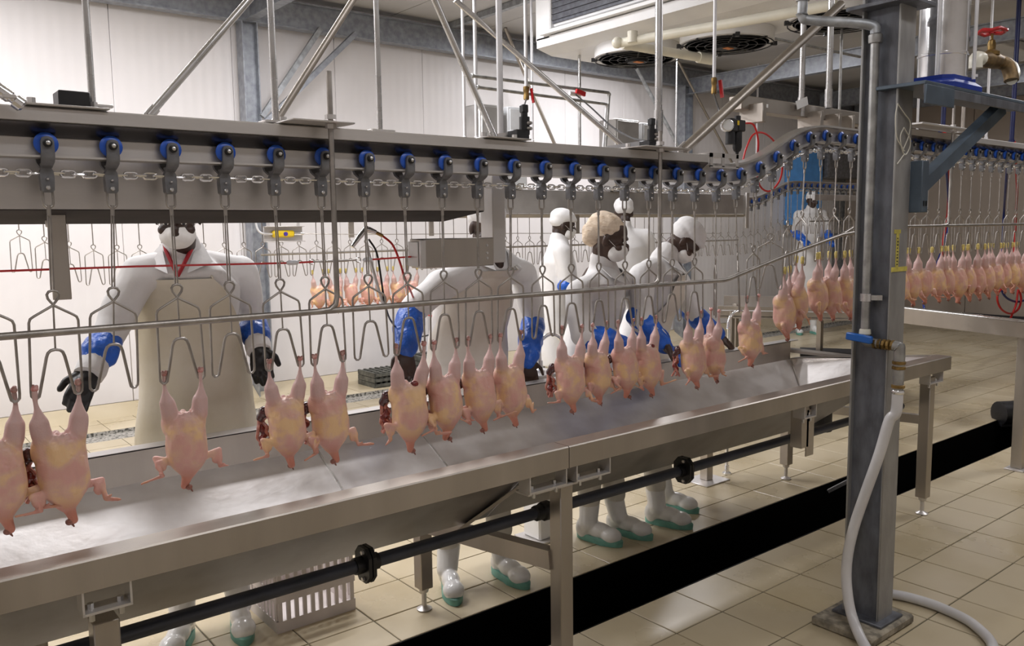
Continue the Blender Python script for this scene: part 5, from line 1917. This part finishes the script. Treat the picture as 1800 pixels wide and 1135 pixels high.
for n, k in enumerate(REAR_BIRDS):
    o = rear[k]
    p = Vector((o.location.x, YB, o.location.z-0.377-0.278))
    hang_chicken(p, math.radians(random.uniform(-12, 12)), n % NV, random.uniform(0.9, 1.0), 'small pale chicken on the far wall line, '+ordw(n+1)+' from the left', 'chickens on the rear line', None, True, False)

# ================================================================ PEOPLE
def wrinkle(amp, f, seed):
    def d(co):
        x, y, z = co.T
        s = seed
        w1 = np.sin(z*f*1.0+2.2*np.sin(x*f*0.45+s)+1.7*np.sin(y*f*0.4-s))
        w2 = np.sin((x+0.6*z)*f*1.4+1.5*np.sin(y*f*0.6+2*s))
        w3 = np.sin((y-0.5*z)*f*1.9+1.5*np.sin(x*f*0.7-s))
        return amp*(0.5*w1+0.3*w2+0.2*w3)
    return d


def hand(mb, w_, tip, side, inf=0.0, curl=0.35):
    """palm, four unequal bent fingers and a thumb from wrist w_ towards tip"""
    d = (tip-w_).normalized()
    sd = Vector(side)
    sd = (sd-d*sd.dot(d)).normalized()
    n = d.cross(sd)
    if n.z > 0:
        n = -n
    R = Matrix((sd, n, d)).transposed()
    mb.ell(w_+d*0.045, (0.040+inf, 0.017+inf, 0.056+inf), R)
    mb.caps(w_-d*0.02, w_+d*0.03, 0.027+inf, 0.025+inf)
    for i, (o, ln) in enumerate(((-0.030, 0.066), (-0.010, 0.078), (0.010, 0.074), (0.029, 0.058))):
        p0 = w_+d*(0.085-0.004*abs(i-1.5))+sd*o
        p1 = p0+(d*math.cos(curl)+n*math.sin(curl)).normalized()*ln*0.5+sd*o*0.15
        p2 = p1+(d*math.cos(curl*2.4)+n*math.sin(curl*2.4)).normalized()*ln*0.5
        mb.caps(p0-d*0.02, p1, 0.0105+inf, 0.0088+inf, 10)
        mb.caps(p1, p2, 0.0088+inf, 0.0075+inf, 10)
    t0 = w_+d*0.02+sd*0.030
    t1 = t0+(d*0.7+sd*0.7+n*0.25).normalized()*0.045
    t2 = t1+(d*0.95+sd*0.2+n*0.3).normalized()*0.034
    mb.caps(t0, t1, 0.0135+inf, 0.0105+inf, 10)
    mb.caps(t1, t2, 0.0105+inf, 0.0085+inf, 10)


def person(label, base, F, J, skin='skin_dark', near=True, seed=1, apron=None, bib=0.30, gloves=None, sleeve=None, sleeve_rng=(0.35, 1.0), cap=None,
           mask=False, collar=None, coat_m='coat', boots=True, head_f=None, head_down=0.25, apron_bottom=0.42, cuff=False, coat_len=0.55, feet=None, hand_curl=0.35, apron_top=None, neckline=None):
    base = Vector(base)
    F = Vector((F[0], F[1], 0)).normalized()
    Rt = Vector((F.y, -F.x, 0))          # the viewer's left when facing us is -Rt side
    J = {k: Vector(p)-base for k, p in J.items()}
    vox = 0.006 if near else 0.011
    Hf = Vector((head_f[0], head_f[1], 0)).normalized() if head_f else F
    Hf = (Hf*math.cos(head_down)-Vector((0, 0, 1))*math.sin(head_down)).normalized()
    Hr = Hf.cross(Vector((0, 0, 1))).normalized()
    Hu = Hr.cross(Hf).normalized()
    RH = Matrix((Hr, Hf, Hu)).transposed()
    hd = J['head']

    def H(a, b, c):
        return hd+Hr*a+Hf*b+Hu*c
    feet = feet or [J['pelvis']*0+Rt*0.12, J['pelvis']*0-Rt*0.12]
    feet = [Vector((f.x, f.y, 0)) for f in feet]
    pel, chest, neck = J['pelvis'], J['chest'], J['neck']
    RF = Matrix((Rt, F, Vector((0, 0, 1)))).transposed()
    b = MB()
    # head and face
    b.ell(H(0, -0.008, 0.030), (0.074, 0.094, 0.092), RH, 20, 14)
    b.ell(H(0, 0.018, -0.040), (0.060, 0.074, 0.072), RH, 18, 12)
    b.ell(H(0, 0.045, -0.082), (0.034, 0.036, 0.026), RH)
    b.ell(H(0, 0.096, -0.018), (0.015, 0.017, 0.024), RH)
    b.ell(H(0, 0.105, -0.030), (0.018, 0.012, 0.011), RH)
    b.ell(H(0, 0.078, 0.024), (0.052, 0.018, 0.013), RH)
    b.ell(H(0, 0.088, -0.058), (0.024, 0.012, 0.007), RH)
    b.ell(H(0, 0.086, -0.070), (0.022, 0.012, 0.007), RH)
    for s in (-1, 1):
        b.ell(H(s*0.076, -0.008, -0.012), (0.010, 0.020, 0.032), RH)
        b.ell(H(s*0.045, 0.062, -0.030), (0.022, 0.022, 0.020), RH)
    b.caps(neck-Vector((0, 0, 0.03)), H(0, -0.025, -0.06), 0.060, 0.054)
    # trunk and limbs
    b.ell(pel, (0.155, 0.11, 0.13), RF)
    b.caps(pel, chest, 0.115, 0.125)
    b.ell(chest, (0.165, 0.112, 0.19), RF)
    for a in 'AB':
        b.caps(neck-Vector((0, 0, 0.06)), J['sh'+a], 0.062, 0.060)
        b.caps(J['sh'+a], J['el'+a], 0.052, 0.041)
        b.caps(J['el'+a], J['wr'+a], 0.041, 0.027)
        hand(b, J['wr'+a], J['tip'+a], Rt*(1 if a == 'A' else -1)+F*0.3, 0.0, hand_curl)
    for k, ft in enumerate(feet):
        s = 1 if (ft-pel).dot(Rt) > 0 else -1
        hip = pel+Rt*s*0.085-Vector((0, 0, 0.06))
        ank = ft+Vector((0, 0, 0.09))-F*0.03
        kn = hip.lerp(ank, 0.5)+F*0.035
        b.caps(hip, kn, 0.082, 0.056)
        b.caps(kn, ank, 0.048, 0.030)
        b.caps(ank, ft+F*0.09+Vector((0, 0, 0.050)), 0.028, 0.020)
    me = blob(b, 'person', vox, 3)
    me.materials.append(MAT[skin])
    P_ = link('person', me, None, None, base)
    tag(P_, label, 'person')
    # eyes
    for s in (-1, 1):
        MB().ell(H(s*0.031, 0.081, 0.004), (0.011, 0.006, 0.006), RH, 12, 8).build('eye', 'eye_white', P_)
        MB().ell(H(s*0.031, 0.0855, 0.004), (0.0058, 0.0028, 0.0058), RH, 10, 6).build('pupil', 'ink', P_)
    # coat: lofted trunk with sleeves
    hipz = pel.z
    knee = Vector(((feet[0].x+feet[1].x)/2, (feet[0].y+feet[1].y)/2, 0))
    low = pel.lerp(Vector((knee.x, knee.y, 0)), (hipz-coat_len)/hipz)
    low.z = coat_len
    rings = [(low, 0.245, 0.185), (pel.lerp(low, 0.45), 0.228, 0.172), (pel, 0.205, 0.155), (pel.lerp(chest, 0.45), 0.190, 0.140), (chest-Vector((0, 0, 0.06)), 0.202, 0.148),
             (chest+Vector((0, 0, 0.06)), 0.205, 0.145), (neck-Vector((0, 0, 0.085)), 0.170, 0.118), (neck-Vector((0, 0, 0.03)), 0.105, 0.088), (neck+Vector((0, 0, 0.015)), 0.076, 0.074)]
    c = MB()
    TH = np.linspace(0, 2*math.pi, 28, endpoint=False)
    c.sweep([[p+Rt*(rx*math.cos(t))+F*(ry*math.sin(t)) for t in TH] for p, rx, ry in rings])
    for a in 'AB':
        sh, el, wr = J['sh'+a], J['el'+a], J['wr'+a]
        c.caps(neck-Vector((0, 0, 0.055)), sh, 0.075, 0.070)
        c.caps(sh, el, 0.074, 0.062)
        end = el.lerp(wr, 0.75 if sleeve else 0.97)
        c.caps(el, end, 0.062, 0.050)
    c.caps(neck, neck.lerp(H(0, -0.03, -0.07), 0.45), 0.078, 0.070)
    cm = blob(c, 'coat', 0.008 if near else 0.013, 5, wrinkle(0.0085, 21, seed))
    link('coat', cm, coat_m, P_)
    # collar
    if near:
        for s in (-1, 1):
            cl = MB()
            p0 = neck+Rt*s*0.075-F*0.02+Vector((0, 0, 0.03))
            p1 = neck+Rt*s*0.055+F*0.085-Vector((0, 0, 0.01))
            p2 = neck+Rt*s*0.035+F*0.135-Vector((0, 0, 0.085))
            p3 = neck+Rt*s*0.125+F*0.085-Vector((0, 0, 0.045))
            n_ = F*0.006
            cl.add([p0, p1, p2, p3, p0+n_, p1+n_, p2+n_, p3+n_], [(0, 1, 2, 3), (7, 6, 5, 4), (0, 4, 5, 1), (1, 5, 6, 2), (2, 6, 7, 3), (3, 7, 4, 0)])
            cl.build('collar', coat_m, P_)
    if collar:
        k = MB()
        for s in (-1, 1):
            k.tube([neck+Rt*s*0.06+F*0.03+Vector((0, 0, 0.05)), neck+Rt*s*0.045+F*0.085+Vector((0, 0, 0.0)), neck+F*0.140-Vector((0, 0, 0.095))], 0.0075, 8)
        k.build('shirt_collar', collar, P_)
    if neckline:
        MB().ell(neck+F*0.092-Vector((0, 0, 0.050)), (0.026, 0.030, 0.050), RF).build('neckline', neckline, P_)
    # apron
    if apron:
        zt_ = (apron_top if apron_top else chest.z+0.10)
        ks = sorted([(p.z, p, rx, ry) for p, rx, ry in rings], key=lambda q: q[0])
        zz = [q[0] for q in ks]

        def ringat(z):
            z = max(z, zz[0])
            px = [np.interp(z, zz, [q[1][i] for q in ks]) for i in (0, 1)]
            return Vector((px[0], px[1], z)), np.interp(z, zz, [q[2] for q in ks]), np.interp(z, zz, [q[3] for q in ks])
        rows, cols = 26, 22
        outer, inner = [], []
        for i in range(rows+1):
            z = zt_+(apron_bottom-zt_)*i/rows
            cen, rx, ry = ringat(z)
            f = i/rows
            half = bib*math.pi*(0.62+0.9*min(1, f/0.35)) if f < 0.35 else bib*math.pi*1.52
            for jx in range(cols+1):
                t = math.pi/2+half*(2*jx/cols-1)
                fold = 0.007*math.sin(jx*1.1+seed)*f+0.004*math.sin(i*0.9+jx*0.5)
                p = cen+Rt*((rx+0.018+fold)*math.cos(t))+F*((ry+0.018+fold)*math.sin(t))
                p.z = z
                outer.append(p)
                inner.append(p-(Rt*math.cos(t)+F*math.sin(t))*0.004)
        W_ = cols+1
        fs = []
        n0 = len(outer)
        for i in range(rows):
            for jx in range(cols):
                q = i*W_+jx
                fs.append((q, q+1, q+W_+1, q+W_))
                fs.append((n0+q, n0+q+W_, n0+q+W_+1, n0+q+1))
        for i in range(rows):
            for jx in (0, cols):
                q = i*W_+jx
                fs.append((q, q+W_, n0+q+W_, n0+q))
        for jx in range(cols):
            for i in (0, rows):
                q = i*W_+jx
                fs.append((q, q+1, n0+q+1, n0+q))
        ap = MB().add(outer+inner, fs).build('apron', apron, P_)
        st = MB()
        for jx, s in ((0, 1), (cols, -1)):
            st.tube([outer[jx], neck+(outer[jx]-neck).normalized()*0.10+Vector((0, 0, 0.02)), neck-F*0.07+Vector((0, 0, 0.01))], 0.005, 6)
        st.build('neck_strap', apron, P_)
    # plastic sleeves, cuffs, gloves
    for a in 'AB':
        el, wr, tp2 = J['el'+a], J['wr'+a], J['tip'+a]
        if sleeve:
            s_ = MB()
            q0, q1 = el.lerp(wr, sleeve_rng[0]), el.lerp(wr, sleeve_rng[1])
            mid = q0.lerp(q1, 0.5)
            s_.caps(q0, mid, 0.062, 0.068)
            s_.caps(mid, q1, 0.068, 0.050)
            sm = blob(s_, 'plastic_sleeve', 0.006 if near else 0.01, 2, wrinkle(0.006, 62, seed+3))
            link('plastic_sleeve', sm, sleeve, P_)
        if cuff:
            q0, q1 = el.lerp(wr, sleeve_rng[1]), wr+(tp2-wr).normalized()*0.015
            MB().tube([q0, q0.lerp(q1, 0.5), q1], [0.050, 0.054, 0.050], 16).build('cuff', coat_m, P_)
        if gloves:
            g = MB()
            g.caps(el.lerp(wr, 0.7), wr, 0.036, 0.033)
            hand(g, wr, tp2, Rt*(1 if a == 'A' else -1)+F*0.3, 0.0035, hand_curl)
            link('glove', blob(g, 'glove', 0.005 if near else 0.01, 2), gloves, P_)
    # head wear
    if cap == 'net':
        k = MB()
        k.ell(H(0, -0.040, 0.060), (0.090, 0.104, 0.076), RH, 24, 16)
        k.ell(H(0, -0.095, 0.010), (0.076, 0.060, 0.080), RH, 20, 14)
        km = blob(k, 'hair_net', 0.005, 4, wrinkle(0.004, 90, seed))
        link('hair_net', km, 'hairnet', P_)
    elif cap == 'cap':
        k = MB()
        k.ell(H(0, -0.016, 0.066), (0.086, 0.106, 0.072), RH, 24, 16)
        k.ell(H(0, -0.040, 0.030), (0.083, 0.080, 0.062), RH, 20, 14)
        k.ell(H(0, 0.055, 0.058), (0.062, 0.050, 0.030), RH, 20, 14)
        km = blob(k, 'cap', 0.005 if near else 0.009, 4, wrinkle(0.0015, 70, seed))
        link('cap', km, 'cap_white', P_)
    elif cap == 'dark':
        k = MB()
        k.ell(H(0, -0.014, 0.045), (0.080, 0.100, 0.084), RH, 24, 16)
        link('knit_cap', blob(k, 'knit_cap', 0.006, 3), 'rubber_black', P_)
    if mask:
        k = MB()
        k.ell(H(0, 0.050, -0.055), (0.066, 0.060, 0.054), RH, 20, 14)
        k.ell(H(0, 0.084, -0.040), (0.032, 0.032, 0.034), RH, 16, 12)
        link('face_mask', blob(k, 'face_mask', 0.005, 4, wrinkle(0.0012, 110, seed)), 'mask_white', P_)
        for s in (-1, 1):
            MB().tube([H(s*0.055, 0.055, -0.03), H(s*0.077, 0.015, -0.005), H(s*0.079, -0.035, 0.02)], 0.0011, 6).build('mask_strap', 'mask_white', P_)
    # trousers and boots
    tm = MB()
    for k, ft in enumerate(feet):
        s = 1 if (ft-pel).dot(Rt) > 0 else -1
        hip = pel+Rt*s*0.085-Vector((0, 0, 0.06))
        ank = ft+Vector((0, 0, 0.09))-F*0.03
        kn = hip.lerp(ank, 0.5)+F*0.035
        tm.caps(hip, kn, 0.10, 0.078)
        tm.caps(kn, ank.lerp(kn, 0.30), 0.078, 0.060)
    link('trousers', blob(tm, 'trousers', 0.009 if near else 0.014, 4, wrinkle(0.004, 30, seed)), 'trouser', P_)
    if boots:
        for k, ft in enumerate(feet):
            s = 1 if (ft-pel).dot(Rt) > 0 else -1
            td = (F+Rt*s*0.22).normalized()
            sd = Vector((td.y, -td.x, 0))
            Z = Vector((0, 0, 1))
            RB = Matrix((sd, td, Z)).transposed()
            ank = ft-F*0.03
            hip = pel+Rt*s*0.085-Z*0.06
            kn = hip.lerp(ank+Z*0.09, 0.5)+F*0.035
            sh_ = (kn-ank)*(0.36/kn.z)
            bt = MB()
            bt.caps(ank+Z*0.09, ank+sh_*0.5, 0.050, 0.056)
            bt.caps(ank+sh_*0.5, ank+sh_, 0.056, 0.066)
            bt.ell(ank-td*0.025+Z*0.062, (0.040, 0.050, 0.060), RB)
            bt.ell(ft+td*0.035+Z*0.062, (0.043, 0.085, 0.046), RB)
            bt.ell(ft+td*0.105+Z*0.048, (0.050, 0.062, 0.044), RB)

            def flat(co, zb=base.z):
                return np.zeros(len(co))
            bm_ = blob(bt, 'boot', 0.006 if near else 0.011, 5)
            n = len(bm_.vertices)
            co = np.empty(n*3)
            bm_.vertices.foreach_get('co', co)
            co = co.reshape(-1, 3)
            co[:, 2] = np.maximum(co[:, 2], 0.014)
            bm_.vertices.foreach_set('co', co.ravel())
            bm_.update()
            bo = link('boot', bm_, 'boot_white', P_)
            out = []
            for t in np.linspace(0, 2*math.pi, 28, endpoint=False):
                yy = math.sin(t)
                wd = 0.049 if yy > 0.2 else (0.040 if yy > -0.5 else 0.041)
                out.append(ft+td*(0.036+0.138*yy)+sd*(wd*math.cos(t)*(1.0 if abs(yy) < 0.9 else 1.0)))
            so = MB().sweep([[p+Z*0.001 for p in out], [p+Z*0.030+(p-ft-td*0.03)*0.02 for p in out], [p+Z*0.036-(p-ft-td*0.03)*0.04 for p in out]])
            so.build('sole', 'boot_sole', bo)
    return P_


# left worker, mostly hidden above the chin by the guard box
person('worker at left in beige apron, face mask and black gloves, head behind the rail', (1.06, 3.42, 0), (-0.42, -0.90), dict(
    pelvis=(1.10, 3.50, 1.00), chest=(1.075, 3.46, 1.38), neck=(1.045, 3.40, 1.590), head=at(312, 379, Y=3.24),
    shA=at(243, 485, Y=3.40), elA=at(200, 570, Y=3.36), wrA=at(158, 655, Y=3.22), tipA=at(112, 740, Y=3.10),
    shB=at(422, 478, Y=3.48), elB=at(440, 552, Y=3.50), wrB=at(455, 612, Y=3.34), tipB=at(463, 682, Y=3.24)),
    seed=2, apron='apron', bib=0.34, gloves='glove_black', sleeve='sleeve_blue', sleeve_rng=(0.42, 0.78), cuff=True, cap='cap', mask=True, collar='shirt_red',
    head_down=0.42, apron_bottom=0.40, feet=[Vector((-0.12, -0.08, 0)), Vector((0.11, -0.10, 0))], skin='skin_dark')
# tall worker behind the box arm
person('tall worker in white coat and apron with blue sleeves, face behind the box arm', (2.25, 3.10, 0), (-0.22, -0.97), dict(
    pelvis=(2.38, 3.36, 0.99), chest=(2.40, 3.31, 1.36), neck=at(862, 442, Y=3.22), head=at(856, 398, Y=3.16),
    shA=at(775, 500, Y=3.20), elA=at(724, 548, Y=3.12), wrA=at(712, 612, Y=3.02), tipA=at(722, 670, Y=2.95),
    shB=at(920, 482, Y=3.30), elB=at(938, 560, Y=3.30), wrB=at(928, 632, Y=3.18), tipB=at(938, 690, Y=3.12)),
    seed=5, apron='apron_white', bib=0.30, gloves=None, sleeve='sleeve_blue', sleeve_rng=(0.05, 1.0), cap='cap', head_down=0.35, skin='skin_dark', neckline='skin_dark',
    feet=[Vector((-0.195, -0.05, 0)), Vector((0.085, -0.11, 0))], apron_bottom=0.50)
# woman in hair net
person('woman in cream hair net, face mask and white coat with blue sleeves', (3.10, 3.12, 0), (0.45, -0.89), dict(
    pelvis=(3.22, 3.34, 0.97), chest=(3.24, 3.27, 1.28), neck=at(1060, 470, Y=3.18), head=at(1072, 420, Y=3.12),
    shA=at(1018, 515, Y=3.14), elA=at(1022, 590, Y=3.06), wrA=at(1092, 604, Y=2.94), tipA=at(1140, 615, Y=2.88),
    shB=at(1112, 505, Y=3.28), elB=at(1135, 575, Y=3.22), wrB=at(1168, 608, Y=3.04), tipB=at(1195, 625, Y=2.96)),
    seed=9, gloves='sleeve_blue', sleeve='sleeve_blue', sleeve_rng=(0.25, 1.0), cap='net', mask=True, head_f=(0.58, -0.81), head_down=0.30, skin='skin_brown',
    feet=[Vector((-0.11, -0.06, 0)), Vector((0.08, -0.10, 0))], coat_len=0.40)
# bending man in white cap
person('worker in white cap bending forward at the right end of the trough', (3.58, 3.10, 0), (0.55, -0.83), dict(
    pelvis=(3.71, 3.42, 0.96), chest=(3.78, 3.32, 1.28), neck=at(1165, 455, Y=3.22), head=at(1203, 424, Y=3.16),
    shA=at(1128, 482, Y=3.18), elA=at(1128, 565, Y=3.10), wrA=at(1168, 606, Y=2.98), tipA=at(1195, 640, Y=2.92),
    shB=at(1190, 490, Y=3.32), elB=at(1222, 555, Y=3.28), wrB=at(1268, 594, Y=3.14), tipB=at(1298, 620, Y=3.06)),
    seed=13, apron='apron_white', gloves=None, sleeve='sleeve_blue', sleeve_rng=(-0.2, 0.85), cap='cap', mask=True, head_f=(0.72, -0.69), head_down=0.85, skin='skin_brown',
    feet=[Vector((-0.13, -0.12, 0)), Vector((0.10, 0.02, 0))], apron_bottom=0.45)


def back_person(label, u, v, Y, F, seed, cap='cap', blue=True, mask=False, hd=0.2, drop=0.0):
    """worker further back; the head is seen at (u, v)"""
    h = at(u, v, Y=Y)
    F = Vector((F[0], F[1], 0)).normalized()
    Rt = Vector((F.y, -F.x, 0))
    nk = h+Vector((0, 0, -0.135))-F*0.035
    ch = nk+Vector((0, 0, -0.22))-F*0.01
    pl = Vector((ch.x, ch.y, nk.z*0.62))-F*0.04
    base = Vector((pl.x, pl.y, 0))
    J = dict(pelvis=pl, chest=ch, neck=nk, head=h)
    for a, s in (('A', -1), ('B', 1)):
        sh = nk+Rt*s*0.185-Vector((0, 0, 0.075))
        J['sh'+a] = sh
        J['el'+a] = sh+Rt*s*0.06-Vector((0, 0, 0.27))+F*0.03
        J['wr'+a] = J['el'+a]+F*0.20-Vector((0, 0, 0.10))-Rt*s*0.05
        J['tip'+a] = J['wr'+a]+F*0.14-Vector((0, 0, 0.08))
    return person(label, base, F, J, near=False, seed=seed, cap=cap, sleeve='sleeve_blue' if blue else None, sleeve_rng=(-0.1, 1.0), gloves='sleeve_blue' if blue else None, mask=mask, head_down=hd)


back_person('background worker in white cap and mask just left of the hair net', 990, 396, 5.0, (0.75, -0.5), 21, mask=True)
back_person('background worker in white cap turned away behind the hair net', 1096, 374, 5.1, (0.6, 0.8), 25, blue=False)
back_person('distant worker in white coat behind the shackles left of the column', 1428, 352, 6.9, (-0.5, -0.7), 29)
